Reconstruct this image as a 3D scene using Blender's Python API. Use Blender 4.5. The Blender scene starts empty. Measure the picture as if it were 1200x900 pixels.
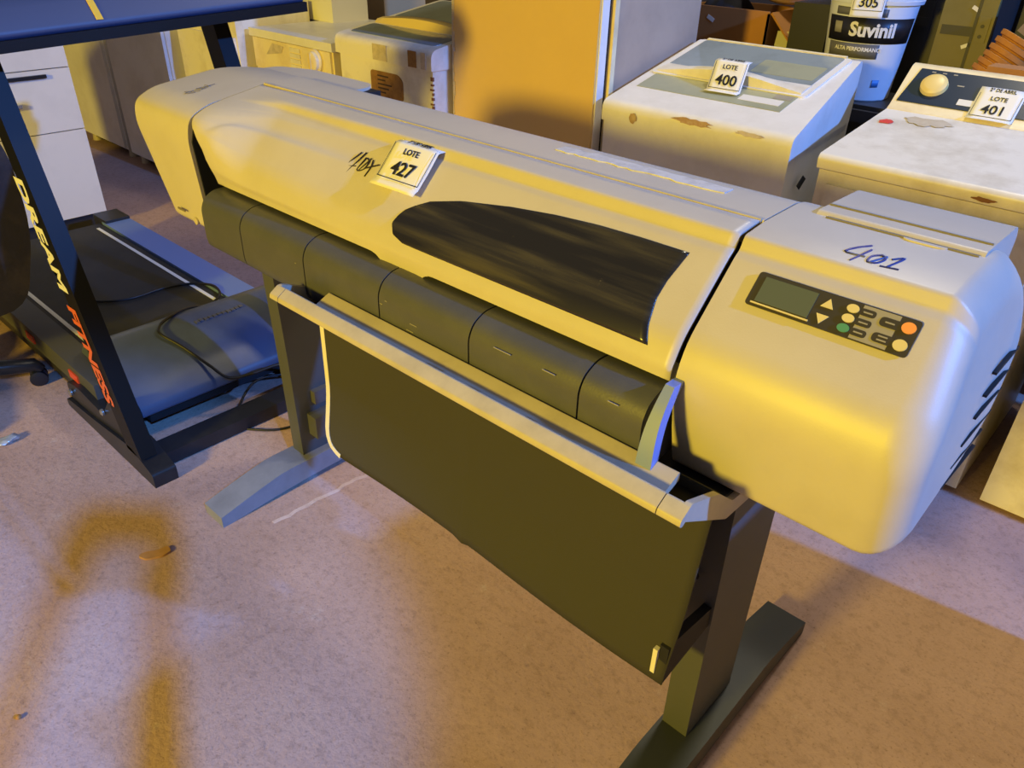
import bpy, bmesh, math, random
from mathutils import Vector, Matrix
random.seed(7)
S = bpy.context.scene
COL = S.collection

# ------------------------------------------------------------------ helpers
def lin(c):
    return tuple(((v/255)/12.92 if v/255 <= .04045 else ((v/255+.055)/1.055)**2.4) for v in c)

def mat(name, rgb, rough=.5, metal=0., dirt=0., scale=6., dirt_rgb=None, bump=0., bscale=60., alpha=1., spec=.5, coat=0.):
    m = bpy.data.materials.new(name); m.use_nodes = True
    nt = m.node_tree; b = nt.nodes['Principled BSDF']
    c = lin(rgb)+(1,)
    b.inputs['Base Color'].default_value = c
    b.inputs['Roughness'].default_value = rough
    b.inputs['Metallic'].default_value = metal
    b.inputs['Specular IOR Level'].default_value = spec
    b.inputs['Coat Weight'].default_value = coat
    b.inputs['Alpha'].default_value = alpha
    tc = nt.nodes.new('ShaderNodeTexCoord')
    if dirt > 0:
        n = nt.nodes.new('ShaderNodeTexNoise'); n.inputs['Scale'].default_value = scale
        n.inputs['Detail'].default_value = 6; n.inputs['Roughness'].default_value = .65
        r = nt.nodes.new('ShaderNodeValToRGB')
        r.color_ramp.elements[0].position = .45; r.color_ramp.elements[1].position = .75
        r.color_ramp.elements[0].color = (0, 0, 0, 1); r.color_ramp.elements[1].color = (dirt,)*3+(1,)
        mx = nt.nodes.new('ShaderNodeMix'); mx.data_type = 'RGBA'
        mx.inputs[6].default_value = c
        d = dirt_rgb or tuple(v*.6 for v in rgb)
        mx.inputs[7].default_value = lin(d)+(1,)
        nt.links.new(tc.outputs['Object'], n.inputs['Vector'])
        nt.links.new(n.outputs['Fac'], r.inputs['Fac'])
        nt.links.new(r.outputs['Color'], mx.inputs[0])
        nt.links.new(mx.outputs[2], b.inputs['Base Color'])
    if bump > 0:
        n2 = nt.nodes.new('ShaderNodeTexNoise'); n2.inputs['Scale'].default_value = bscale; n2.inputs['Detail'].default_value = 4
        bp = nt.nodes.new('ShaderNodeBump'); bp.inputs['Strength'].default_value = bump; bp.inputs['Distance'].default_value = .004
        nt.links.new(tc.outputs['Object'], n2.inputs['Vector'])
        nt.links.new(n2.outputs['Fac'], bp.inputs['Height'])
        nt.links.new(bp.outputs['Normal'], b.inputs['Normal'])
    return m

def root_loc(o):
    while o.parent: o = o.parent
    return o.location.copy()

def link(name, me, m=None, parent=None, origin=None):
    """mesh in world coordinates -> object (part of parent, or a thing with its own origin)"""
    o = bpy.data.objects.new(name, me); COL.objects.link(o)
    if m is not None:
        me.materials.clear(); me.materials.append(m)
    if parent is not None:
        me.transform(Matrix.Translation(-root_loc(parent))); o.parent = parent
    elif origin is not None:
        me.transform(Matrix.Translation(-Vector(origin))); o.location = origin
    return o

def fin(name, bm, m, parent=None, origin=None, smooth=40):
    bmesh.ops.recalc_face_normals(bm, faces=bm.faces[:])
    me = bpy.data.meshes.new(name); bm.to_mesh(me); bm.free()
    if smooth:
        for p in me.polygons: p.use_smooth = True
        me.set_sharp_from_angle(angle=math.radians(smooth))
    return link(name, me, m, parent, origin)

def bevel(bm, w, seg=3, ang=30, sel=None):
    es = [e for e in bm.edges if len(e.link_faces) == 2 and e.calc_face_angle(0) > math.radians(ang) and (sel is None or sel(e))]
    if es and w > 0: bmesh.ops.bevel(bm, geom=es, offset=w, segments=seg, affect='EDGES', profile=.5)

def add_box(bm, x0, x1, y0, y1, z0, z1):
    vs = [bm.verts.new((x, y, z)) for x in (x0, x1) for y in (y0, y1) for z in (z0, z1)]
    for f in ((0,1,3,2),(4,6,7,5),(0,4,5,1),(2,3,7,6),(0,2,6,4),(1,5,7,3)): bm.faces.new([vs[i] for i in f])
    return vs

def box(name, b, m, parent=None, origin=None, bev=.004, seg=2, rot=None):
    bm = bmesh.new(); add_box(bm, *b); bevel(bm, bev, seg)
    if rot: # (center, axis, angle)
        bmesh.ops.rotate(bm, verts=bm.verts[:], cent=rot[0], matrix=Matrix.Rotation(rot[2], 3, rot[1]))
    return fin(name, bm, m, parent, origin)

def add_prism(bm, pts, a0, a1, axis):
    """closed polygon pts swept along axis from a0 to a1 (axis x: pts are (y,z); y: (x,z); z: (x,y))"""
    def P(p, a): return {'x': (a, p[0], p[1]), 'y': (p[0], a, p[1]), 'z': (p[0], p[1], a)}[axis]
    A = [bm.verts.new(P(p, a0)) for p in pts]; B = [bm.verts.new(P(p, a1)) for p in pts]
    n = len(pts)
    for i in range(n): bm.faces.new([A[i], A[(i+1) % n], B[(i+1) % n], B[i]])
    bm.faces.new(A); bm.faces.new(B[::-1])
    return A, B

def add_round_prism(bm, pts, a0, a1, r, n=7):
    """prism along x whose far end (a1) is rounded over with radius r"""
    ys = [p[0] for p in pts]; zs = [p[1] for p in pts]; cy, cz = (min(ys)+max(ys))/2, (min(zs)+max(zs))/2
    hy, hz = (max(ys)-min(ys))/2, (max(zs)-min(zs))/2; sg = 1 if a1 > a0 else -1
    rings = [(a0, 0)]+[(a1-sg*r*(1-math.sin(math.pi/2*k/n)), r*(1-math.cos(math.pi/2*k/n))) for k in range(n+1)]
    V = [[bm.verts.new((a, cy+(y-cy)*(1-d/hy), cz+(z-cz)*(1-d/hz))) for y, z in pts] for a, d in rings]
    k = len(pts)
    for A, B in zip(V[:-1], V[1:]):
        for i in range(k): bm.faces.new([A[i], A[(i+1) % k], B[(i+1) % k], B[i]])
    bm.faces.new(V[0][::-1]); bm.faces.new(V[-1])

def prism(name, pts, a0, a1, axis, m, parent=None, origin=None, bev=0, seg=2, smooth=40):
    bm = bmesh.new(); add_prism(bm, pts, a0, a1, axis); bevel(bm, bev, seg)
    return fin(name, bm, m, parent, origin, smooth)

def fillet(pts, r, n=4, closed=True):
    """round the corners of a polyline; r: number or list"""
    out = []; N = len(pts)
    for i, p in enumerate(pts):
        ri = r[i] if isinstance(r, (list, tuple)) else r
        if ri <= 0 or (not closed and i in (0, N-1)): out.append(tuple(p)); continue
        a = Vector(pts[i-1]); b = Vector(p); c = Vector(pts[(i+1) % N])
        u = (a-b); v = (c-b); lu, lv = u.length, v.length
        d = min(ri, .45*lu, .45*lv); u.normalize(); v.normalize()
        p0 = b+u*d; p1 = b+v*d
        for k in range(n+1):
            t = k/n; q = p0*(1-t)**2+b*2*t*(1-t)+p1*t*t; out.append(tuple(q))
    return out

def smooth_path(pts, n=6):
    P = [Vector(p) for p in pts]; out = []
    for i in range(len(P)-1):
        a = P[max(i-1, 0)]; b = P[i]; c = P[i+1]; d = P[min(i+2, len(P)-1)]
        for k in range(n):
            t = k/n
            out.append(.5*((2*b)+(c-a)*t+(2*a-5*b+4*c-d)*t*t+(3*b-a-3*c+d)*t**3))
    out.append(P[-1]); return out

def add_tube(bm, pts, r, seg=8):
    pts = [Vector(p) for p in pts]; rings = []; up = Vector((0, 0, 1)); prev = None
    for i, p in enumerate(pts):
        t = (pts[min(i+1, len(pts)-1)]-pts[max(i-1, 0)]).normalized()
        if prev is None:
            x = t.cross(up) if abs(t.z) < .95 else t.cross(Vector((1, 0, 0)))
        else: x = prev-t*prev.dot(t)
        x.normalize(); prev = x; y = t.cross(x)
        rr = r[i] if isinstance(r, (list, tuple)) else r
        rings.append([bm.verts.new(p+(x*math.cos(2*math.pi*k/seg)+y*math.sin(2*math.pi*k/seg))*rr) for k in range(seg)])
    for A, B in zip(rings[:-1], rings[1:]):
        for k in range(seg): bm.faces.new([A[k], A[(k+1) % seg], B[(k+1) % seg], B[k]])
    bm.faces.new(rings[0][::-1]); bm.faces.new(rings[-1])

def tube(name, pts, r, m, parent=None, origin=None, seg=8):
    bm = bmesh.new(); add_tube(bm, pts, r, seg); return fin(name, bm, m, parent, origin, 60)

def add_lathe(bm, prof, c, axis=Vector((0, 0, 1)), seg=32, close=True):
    axis = Vector(axis).normalized()
    x = axis.cross(Vector((0, 0, 1))) if abs(axis.z) < .9 else Vector((1, 0, 0))
    x.normalize(); y = axis.cross(x); c = Vector(c)
    R = [[bm.verts.new(c+axis*h+(x*math.cos(2*math.pi*k/seg)+y*math.sin(2*math.pi*k/seg))*r) for k in range(seg)] for r, h in prof]
    for A, B in zip(R[:-1], R[1:]):
        for k in range(seg): bm.faces.new([A[k], A[(k+1) % seg], B[(k+1) % seg], B[k]])
    if close: bm.faces.new(R[0][::-1]); bm.faces.new(R[-1])

def lathe(name, prof, c, m, parent=None, origin=None, axis=(0, 0, 1), seg=32, close=True):
    bm = bmesh.new(); add_lathe(bm, prof, c, axis, seg, close); return fin(name, bm, m, parent, origin, 35)

def add_plate(bm, o, u, v, poly, th, lift=0.):
    """flat plate: 2-D polygon in the frame o,u,v with thickness th along n=u x v"""
    o = Vector(o); u = Vector(u).normalized(); v = Vector(v).normalized(); n = u.cross(v).normalized()
    A = [bm.verts.new(o+u*p[0]+v*p[1]+n*lift) for p in poly]; B = [bm.verts.new(o+u*p[0]+v*p[1]+n*(lift+th)) for p in poly]
    k = len(poly)
    for i in range(k): bm.faces.new([A[i], A[(i+1) % k], B[(i+1) % k], B[i]])
    bm.faces.new(A[::-1]); bm.faces.new(B)

def plate(name, o, u, v, poly, th, m, parent=None, origin=None, lift=0.):
    bm = bmesh.new(); add_plate(bm, o, u, v, poly, th, lift); return fin(name, bm, m, parent, origin, 30)

def rect(x0, x1, y0, y1, r=0, n=4):
    p = [(x0, y0), (x1, y0), (x1, y1), (x0, y1)]
    return fillet(p, r, n) if r else p

def disc(cx, cy, rx, ry=None, n=20):
    ry = ry or rx
    return [(cx+rx*math.cos(2*math.pi*k/n), cy+ry*math.sin(2*math.pi*k/n)) for k in range(n)]

def text_mesh(s, size, bold=0., shear=0., align='CENTER', th=.0006, sx=1.):
    cu = bpy.data.curves.new('lettering', 'FONT'); cu.body = s; cu.size = size; cu.offset = bold; cu.shear = shear
    cu.align_x = align; cu.align_y = 'CENTER'; cu.extrude = th/2; cu.resolution_u = 3
    t = bpy.data.objects.new('lettering', cu); COL.objects.link(t)
    dg = bpy.context.evaluated_depsgraph_get(); dg.update()
    me = bpy.data.meshes.new_from_object(t.evaluated_get(dg))
    bpy.data.objects.remove(t); bpy.data.curves.remove(cu)
    if sx != 1.: me.transform(Matrix.Diagonal((sx, 1, 1, 1)))
    return me

def text(name, s, size, o, u, v, m, parent=None, **kw):
    me = text_mesh(s, size, **kw)
    u = Vector(u).normalized(); v = Vector(v).normalized(); n = u.cross(v)
    M = Matrix(((u.x, v.x, n.x, o[0]), (u.y, v.y, n.y, o[1]), (u.z, v.z, n.z, o[2]), (0, 0, 0, 1)))
    me.transform(M)
    return link(name, me, m, parent)

def thing(name, loc, label, cat, group=None):
    o = bpy.data.objects.new(name, None); o.empty_display_size = .1; COL.objects.link(o); o.location = loc
    return tag(o, label, cat, group)

def tag(o, label, cat, group=None):
    o['label'] = label; o['category'] = cat
    if group: o['group'] = group
    return o

def struct(o): o['kind'] = 'structure'; return o

def lerp(a, b, t): return a+(b-a)*t
def sstep(a, b, x):
    t = max(0, min(1, (x-a)/(b-a))); return t*t*(3-2*t)

# ------------------------------------------------------------------ materials
M = {}
def mk(k, *a, **kw): M[k] = mat(k, *a, **kw)
mk('printer_plastic', (201, 192, 176), rough=.42, dirt=.25, scale=9, dirt_rgb=(176, 166, 150), bump=.05, bscale=400)
mk('printer_gap', (22, 22, 26), rough=.7)
mk('chute_plastic', (82, 83, 88), rough=.38, dirt=.4, scale=14, dirt_rgb=(100, 100, 100), bump=.08, bscale=300)
mk('chassis_dark', (26, 28, 40), rough=.6)
mk('smoke_window', (30, 27, 20), rough=.12, spec=.8, dirt=.5, scale=11, dirt_rgb=(52, 46, 30))
mk('lever_grey', (128, 146, 206), rough=.4)
mk('rail_beige', (196, 184, 158), rough=.45, dirt=.3, scale=12)
mk('bin_cloth', (58, 56, 46), rough=.85, dirt=.4, scale=3, dirt_rgb=(62, 60, 50), bump=.15, bscale=500)
mk('cloth_edge', (226, 220, 204), rough=.7)
mk('leg_grey', (78, 80, 80), rough=.55, dirt=.3, scale=8, dirt_rgb=(96, 92, 88))
mk('foot_grey_lit', (128, 130, 138), rough=.5, dirt=.35, scale=10)  # left foot's copy of the grey, lightened to carry the light on it
mk('foot_black', (46, 50, 52), rough=.5, dirt=.4, scale=8, dirt_rgb=(70, 68, 62))
mk('panel_dark', (62, 58, 48), rough=.4)
mk('panel_grey', (156, 150, 134), rough=.45)
mk('lcd', (92, 100, 84), rough=.12, spec=.7)
mk('lcd_glare', (176, 188, 208), rough=.1, spec=.8)
mk('key_cream', (222, 206, 142), rough=.4)
mk('key_green', (84, 148, 112), rough=.4)
mk('key_orange', (246, 160, 84), rough=.4)
mk('ink_blue', (38, 44, 120), rough=.5)
mk('ink_black', (40, 34, 40), rough=.5)
mk('paper', (236, 232, 220), rough=.8)
mk('print_black', (22, 20, 22), rough=.7)
mk('tape_residue', (212, 208, 202), rough=.7, dirt=.7, scale=40, dirt_rgb=(168, 162, 156))
mk('white_enamel', (234, 230, 222), rough=.35, dirt=.45, scale=4, dirt_rgb=(190, 182, 164))
mk('white_dirty', (236, 228, 208), rough=.4, dirt=.7, scale=5, dirt_rgb=(178, 162, 128))
mk('yellowed_enamel', (238, 222, 176), rough=.4, dirt=.6, scale=7, dirt_rgb=(200, 170, 116))
mk('fridge_tan', (222, 186, 116), rough=.5, dirt=.3, scale=2, dirt_rgb=(206, 168, 100))
mk('fridge_grey', (184, 160, 134), rough=.5, dirt=.3, scale=3)
mk('gasket', (40, 32, 26), rough=.8)
mk('glass_tint', (144, 156, 158), rough=.08, spec=.8, dirt=.4, scale=6, dirt_rgb=(96, 100, 96))
mk('film_green', (164, 166, 138), rough=.3, dirt=.5, scale=9, dirt_rgb=(136, 138, 116))
mk('stain_brown', (172, 136, 92), rough=.7, dirt=.8, scale=30, dirt_rgb=(206, 186, 150))
mk('label_brown', (160, 116, 54), rough=.7, dirt=.8, scale=40, dirt_rgb=(112, 76, 34))
mk('label_dark', (70, 50, 28), rough=.7)
mk('mask_tape', (206, 190, 166), rough=.8, dirt=.5, scale=30)
mk('navy_panel', (30, 46, 66), rough=.3)
mk('knob_yellow', (232, 206, 128), rough=.4)
mk('red_mark', (222, 66, 52), rough=.5)
mk('stain_soft', (196, 180, 150), rough=.5, dirt=.9, scale=18, dirt_rgb=(214, 204, 182))
mk('rust', (128, 84, 48), rough=.8)
mk('bucket_white', (214, 216, 216), rough=.35)
mk('bucket_label', (28, 26, 28), rough=.4)
mk('bucket_grey', (104, 102, 98), rough=.5)
mk('bucket_blue', (70, 130, 190), rough=.5)
mk('cardboard', (176, 122, 66), rough=.85, dirt=.4, scale=5, dirt_rgb=(150, 102, 56))
mk('cardboard_pale', (196, 168, 120), rough=.85)
mk('black_cloth', (26, 26, 34), rough=.9, bump=.6, bscale=40)
mk('plastic_bag', (190, 150, 150), rough=.25, spec=.7, dirt=.8, scale=14, dirt_rgb=(150, 106, 70), bump=.7, bscale=30)
mk('case_olive', (112, 102, 60), rough=.5, dirt=.3, scale=6)
mk('case_dark', (34, 34, 36), rough=.5)
mk('case_slot', (52, 48, 36), rough=.5)
mk('pot_clay', (186, 124, 52), rough=.75, dirt=.5, scale=20, dirt_rgb=(140, 86, 36))
mk('grey_block', (136, 120, 112), rough=.7)
mk('bench_black', (38, 34, 32), rough=.7)
mk('tread_black', (26, 27, 32), rough=.42, dirt=.4, scale=9, dirt_rgb=(58, 56, 54))
mk('tread_gloss', (12, 12, 13), rough=.5, spec=.25)
mk('belt_black', (30, 30, 31), rough=.7, dirt=.6, scale=5, dirt_rgb=(58, 54, 48), bump=.3, bscale=500)
mk('motor_grey', (74, 84, 108), rough=.4, dirt=.4, scale=9, dirt_rgb=(58, 62, 70))
mk('rail_silver', (104, 130, 192), rough=.4)
mk('rail_dark', (70, 70, 70), rough=.6)
mk('line_white', (222, 222, 218), rough=.5)
mk('reflector_orange', (206, 74, 36), rough=.35)
mk('text_orange', (206, 96, 52), rough=.5)
mk('console_navy', (58, 72, 108), rough=.5, dirt=.3, scale=2, dirt_rgb=(46, 60, 94))
mk('trim_yellow', (232, 188, 50), rough=.4)
mk('cord_black', (20, 20, 22), rough=.5)
mk('leather_black', (40, 38, 40), rough=.45, dirt=.5, scale=12, dirt_rgb=(84, 74, 64), bump=.4, bscale=25)
mk('chair_plastic', (24, 28, 44), rough=.35)
mk('cabinet_white', (218, 214, 208), rough=.4, dirt=.2, scale=3)
mk('cabinet_gap', (120, 112, 100), rough=.6)
mk('plinth_dark', (30, 29, 28), rough=.6)
mk('handle_black', (14, 14, 18), rough=.35)
mk('handle_chrome', (180, 190, 205), rough=.2, metal=.9)
mk('bolt_steel', (170, 170, 170), rough=.3, metal=.8)
mk('wood_scrap', (176, 130, 76), rough=.8, dirt=.4, scale=30)
mk('foil', (176, 182, 190), rough=.35, metal=.4)
mk('wall_dark', (92, 78, 62), rough=.9, dirt=.4, scale=2)
mk('sticker_white', (226, 222, 212), rough=.6)
mk('floor_crack', (206, 180, 166), rough=.9, dirt=.8, scale=60, dirt_rgb=(180, 150, 134))
mk('skin', (170, 120, 92), rough=.6)
mk('shirt_blue', (60, 70, 92), rough=.85)
mk('trousers_dark', (44, 46, 54), rough=.85)
mk('hair_dark', (30, 24, 20), rough=.7)
mk('phone_black', (16, 16, 18), rough=.25)
mk('shoe_black', (26, 26, 28), rough=.6)
mk('lamp_metal', (60, 60, 62), rough=.5)

def floor_mat():
    m = bpy.data.materials.new('concrete_floor'); m.use_nodes = True
    nt = m.node_tree; N = nt.nodes; L = nt.links; b = N['Principled BSDF']
    b.inputs['Roughness'].default_value = .8
    tc = N.new('ShaderNodeTexCoord')
    def noise(sc, det=6, ro=.6):
        n = N.new('ShaderNodeTexNoise'); n.inputs['Scale'].default_value = sc; n.inputs['Detail'].default_value = det
        n.inputs['Roughness'].default_value = ro; L.new(tc.outputs['Object'], n.inputs['Vector']); return n
    def ramp(src, stops):
        r = N.new('ShaderNodeValToRGB'); e = r.color_ramp.elements
        while len(e) < len(stops): e.new(.5)
        for q, (p, c) in zip(e, stops): q.position = p; q.color = c
        L.new(src, r.inputs['Fac']); return r
    def mix(f, a, c, mode='MIX'):
        x = N.new('ShaderNodeMix'); x.data_type = 'RGBA'; x.blend_type = mode
        if isinstance(f, float): x.inputs[0].default_value = f
        else: L.new(f, x.inputs[0])
        for k, s in ((6, a), (7, c)):
            if isinstance(s, tuple): x.inputs[k].default_value = s
            else: L.new(s, x.inputs[k])
        return x.outputs[2]
    base = ramp(noise(1.6).outputs['Fac'], [(.3, lin((170, 138, 122))+(1,)), (.55, lin((186, 153, 138))+(1,)), (.8, lin((198, 168, 152))+(1,))])
    fine = ramp(noise(38, 8, .75).outputs['Fac'], [(.32, (.56, .53, .50, 1)), (.5, (1, 1, 1, 1)), (.72, (1.0, 1.0, 1.0, 1))])
    c = mix(.6, base.outputs['Color'], fine.outputs['Color'], 'MULTIPLY')
    grit = ramp(noise(140, 3, .6).outputs['Fac'], [(.30, (.55, .5, .46, 1)), (.42, (1, 1, 1, 1))])
    c = mix(.7, c, grit.outputs['Color'], 'MULTIPLY')
    pale = ramp(noise(7, 8, .8).outputs['Fac'], [(.6, (0, 0, 0, 1)), (.74, (.45, .45, .45, 1))])
    c = mix(pale.outputs['Color'], c, lin((214, 198, 186))+(1,))
    v = N.new('ShaderNodeTexVoronoi'); v.inputs['Scale'].default_value = 55; L.new(tc.outputs['Object'], v.inputs['Vector'])
    spk = ramp(v.outputs['Distance'], [(.05, (.35, .35, .35, 1)), (.08, (0, 0, 0, 1))])
    sel = ramp(noise(21, 2).outputs['Fac'], [(.6, (0, 0, 0, 1)), (.66, (1, 1, 1, 1))])
    sp = mix(1., spk.outputs['Color'], sel.outputs['Color'], 'MULTIPLY')
    c = mix(sp, c, lin((232, 222, 214))+(1,))
    L.new(c, b.inputs['Base Color'])
    bp = N.new('ShaderNodeBump'); bp.inputs['Strength'].default_value = .55; bp.inputs['Distance'].default_value = .006
    L.new(noise(60, 8, .7).outputs['Fac'], bp.inputs['Height']); L.new(bp.outputs['Normal'], b.inputs['Normal'])
    return m
M['floor'] = floor_mat()

def smoke_mat():
    """dark smoked plastic with faint lengthwise streaks and rubbed spots"""
    m = mat('smoked_plastic', (30, 27, 20), rough=.25, spec=.9)
    nt = m.node_tree; N = nt.nodes; L = nt.links; b = N['Principled BSDF']
    tc = N.new('ShaderNodeTexCoord'); mp = N.new('ShaderNodeMapping'); mp.inputs['Scale'].default_value = (1.6, 26, 26)
    n = N.new('ShaderNodeTexNoise'); n.inputs['Scale'].default_value = 2.2; n.inputs['Detail'].default_value = 5
    L.new(tc.outputs['Object'], mp.inputs['Vector']); L.new(mp.outputs['Vector'], n.inputs['Vector'])
    r = N.new('ShaderNodeValToRGB'); e = r.color_ramp.elements
    e[0].position = .42; e[0].color = lin((28, 25, 18))+(1,); e[1].position = .72; e[1].color = lin((74, 68, 44))+(1,)
    q = e.new(.57); q.color = lin((48, 44, 32))+(1,)
    L.new(n.outputs['Fac'], r.inputs['Fac'])
    s2 = N.new('ShaderNodeTexNoise'); s2.inputs['Scale'].default_value = 24; s2.inputs['Detail'].default_value = 8; s2.inputs['Roughness'].default_value = .8
    L.new(tc.outputs['Object'], s2.inputs['Vector'])
    r2 = N.new('ShaderNodeValToRGB'); r2.color_ramp.elements[0].position = .66; r2.color_ramp.elements[1].position = .72
    L.new(s2.outputs['Fac'], r2.inputs['Fac'])
    x = N.new('ShaderNodeMix'); x.data_type = 'RGBA'; L.new(r2.outputs['Color'], x.inputs[0]); L.new(r.outputs['Color'], x.inputs[6]); x.inputs[7].default_value = lin((120, 112, 84))+(1,)
    L.new(x.outputs[2], b.inputs['Base Color'])
    return m

# ------------------------------------------------------------------ setting
struct(box('floor', (-7.5, 7.5, -5.5, 5.2, -.1, 0), M['floor'], bev=0))
struct(box('wall_back', (-7.5, 7.5, 4.6, 4.75, 0, 3.6), M['wall_dark'], bev=0))
struct(box('wall_left', (-7.65, -7.5, -4.5, 4.75, 0, 3.6), M['wall_dark'], bev=0))

# ------------------------------------------------------------------ the plotter
P = thing('large_format_printer', (-1.05, .95, 0), 'long beige wide-format printer on two grey legs in the middle', 'printer')
XL, XR = -1.70, -.435
pm = M['printer_plastic']
# right housing ------------------------------------------------
top = [(1.135, 1.082), (1.10, 1.091), (.99, 1.089), (.936, 1.083), (.927, 1.064), (.917, 1.057), (.822, .962), (.803, .91), (.818, .83), (.836, .757), (.86, .748), (1.08, .762), (1.215, .80), (1.235, .93), (1.20, 1.05)]
fr = fillet(top, [.02, .03, 0, .005, .004, .004, .035, .03, 0, .02, .02, .03, .05, .1, .03], 4)
bm = bmesh.new(); add_round_prism(bm, fr, XR+.004, -.112, .05)
for v in bm.verts:
    if v.co.x > -.19: v.co.x -= .022*sstep(.92, 1.09, v.co.z)*sstep(-.19, -.12, v.co.x)
rh = fin('right_housing', bm, pm, P, smooth=50)
# side vents
bm = bmesh.new()
for i, (y0, z0, y1, z1) in enumerate(((.985, .800, 1.165, .776), (1.0, .826, 1.165, .806), (1.02, .852, 1.17, .838), (1.045, .884, 1.185, .870), (1.06, .912, 1.19, .902), (1.075, .94, 1.195, .934))):
    for k in (0,):
        vs = [bm.verts.new((x, y, z)) for x in (-.122, -.1165) for y, z in ((y0, z0), (y1, z1), (y1, z1+.0035), (y0, z0+.0035))]
        for f in ((0,1,2,3), (7,6,5,4), (0,4,5,1), (1,5,6,2), (2,6,7,3), (3,7,4,0)): bm.faces.new([vs[q] for q in f])
for v in bm.verts: v.co.x += .0052-.022*sstep(.92, 1.09, v.co.z)
fin('side_vents', bm, M['gasket'], rh, smooth=0)
# cartridge door on the top, standing slightly proud towards the rear
dr = thing_door = prism('cartridge_door', fillet([(1.066, 1.089), (1.072, 1.096), (1.225, 1.092), (1.245, 1.07), (1.24, 1.02), (1.12, 1.02)], [0, .004, .02, .01, 0, 0], 3), -.392, -.172, 'x', pm, P, bev=.004)
bm = bmesh.new()
for q in ((-.396, -.168, 1.0595, 1.063), ):
    add_box(bm, q[0]+.02, q[1]-.01, 1.0605, 1.0632, 1.086, 1.0925)
add_box(bm, -.3905, -.174, 1.104, 1.1065, 1.09, 1.0974)
fin('door_gap', bm, M['cabinet_gap'], dr, smooth=0)
bm = bmesh.new(); add_prism(bm, fillet([(-.272, 1.0605), (-.262, 1.0535), (-.222, 1.0535), (-.212, 1.0605)], .006), 1.0885, 1.0925, 'z')
fin('finger_tab', bm, pm, dr)
# control panel on the sloping front of the right housing
po = Vector((-.285, .893, 1.0345)); pu = Vector((1, 0, 0)); pv = Vector((0, .703, .711))
cp = plate('control_panel', po, pu, pv, rect(-.102, .103, -.024, .024, .005), .0016, M['panel_dark'], P, lift=.0004)
L0 = .0021
plate('screen', po, pu, pv, rect(-.091, -.02, -.0165, .0185), .0012, M['lcd'], cp, lift=L0)
plate('screen_surround', po, pu, pv, [(-.095, -.0205), (-.017, -.0205), (-.017, -.0185), (-.095, -.0185)], .0015, M['key_cream'], cp, lift=L0)
plate('arrow_key', po, pu, pv, [(-.012, .004), (.004, .004), (-.004, .0165)], .0012, M['key_cream'], cp, lift=L0)
plate('arrow_key', po, pu, pv, [(-.012, -.006), (.004, -.006), (-.004, -.0185)], .0012, M['key_cream'], cp, lift=L0)
plate('key_area', po, pu, pv, rect(.035, .079, -.0225, .0225), .0006, M['panel_grey'], cp, lift=L0-.0003)
for i, (yy, mm) in enumerate(((.0135, 'key_cream'), (.000, 'key_cream'), (-.0135, 'key_green'))):
    plate('round_key', po, pu, pv, disc(.025, yy, .0075, .0055), .0016, M[mm], cp, lift=L0)
    plate('key_caption', po, pu, pv, rect(.033, .0525, yy-.0046, yy+.0046, .0045), .0004, M['panel_dark'], cp, lift=L0+.0004)
for yy in (.010, -.011):
    plate('key_caption', po, pu, pv, rect(.0585, .085, yy-.006, yy+.006, .0058), .0004, M['panel_dark'], cp, lift=L0+.0004)
for yy, mm in ((.0115, 'key_orange'), (-.0115, 'key_cream')):
    plate('round_key', po, pu, pv, disc(.0915, yy, .0082, .0072), .0016, M[mm], cp, lift=L0)
for s_, x_, y_ in (('Menu', .043, .0135), ('Enter', .043, 0), ('Size', .043, -.0135), ('Cancel', .071, .010), ('Form feed', .071, -.011)):
    pass
bm = bmesh.new()   # unreadable captions on the keys: short pale dashes
for x_, y_ in ((.043, .0135), (.043, 0), (.043, -.0135), (.0705, .010), (.0705, -.0085), (.0705, -.0135)):
    add_plate(bm, po, pu, pv, rect(x_-.0055, x_+.0055, y_-.0009, y_+.0009), .0003, L0+.0009)
fin('caption_text', bm, M['panel_grey'], cp, smooth=0)

# front window cover ------------------------------------------
RP = fillet([(.99, 1.089), (.936, 1.083), (.927, 1.064), (.917, 1.057), (.868, 1.009), (.822, .962), (.804, .925), (.803, .908)], [0, .005, .004, .004, .03, .03, .012, 0], 4, closed=False)
LP = fillet([(.99, 1.086), (.93, 1.075), (.88, 1.066), (.84, 1.056), (.80, 1.036), (.789, 1.0), (.794, .945), (.803, .908)], [0, .02, .02, .03, .03, .03, .02, 0], 4, closed=False)
def res(pts, n):
    L = [0]
    for a, b in zip(pts[:-1], pts[1:]): L.append(L[-1]+math.hypot(b[0]-a[0], b[1]-a[1]))
    return L
def dense(pts):
    out = []
    for a, b in zip(pts[:-1], pts[1:]):
        for k in range(3): out.append((lerp(a[0], b[0], k/3), lerp(a[1], b[1], k/3)))
    out.append(pts[-1]); return out
RP, LP = dense(RP), dense(LP)
def cover_w(x): return sstep(-1.68, -1.50, x)*.86+.14*sstep(-1.5, -1.15, x)
def lower_lip(x):   # finger lip in the lower edge
    return .034*math.exp(-((x+1.0)/.055)**4)
def cover_pt(x, i):
    w = cover_w(x); p = Vector((lerp(LP[i][0], RP[i][0], w), lerp(LP[i][1], RP[i][1], w)))
    t = i/(len(RP)-1)
    # shallow second bulge on the left part, ending in an arc
    sc = .50+.10*math.exp(-((x+1.64)/.03)**2)
    bl = .007*sstep(sc, sc+.05, t)*sstep(-1.66, -1.60, x)*(1-sstep(-1.45, -1.05, x))
    p += Vector((-.707, .707))*bl*(1-sstep(.9, 1, t))
    lip = lower_lip(x)*sstep(.9, 1., t)
    return Vector((x, p[0]+lip*.12, p[1]-lip))
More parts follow.
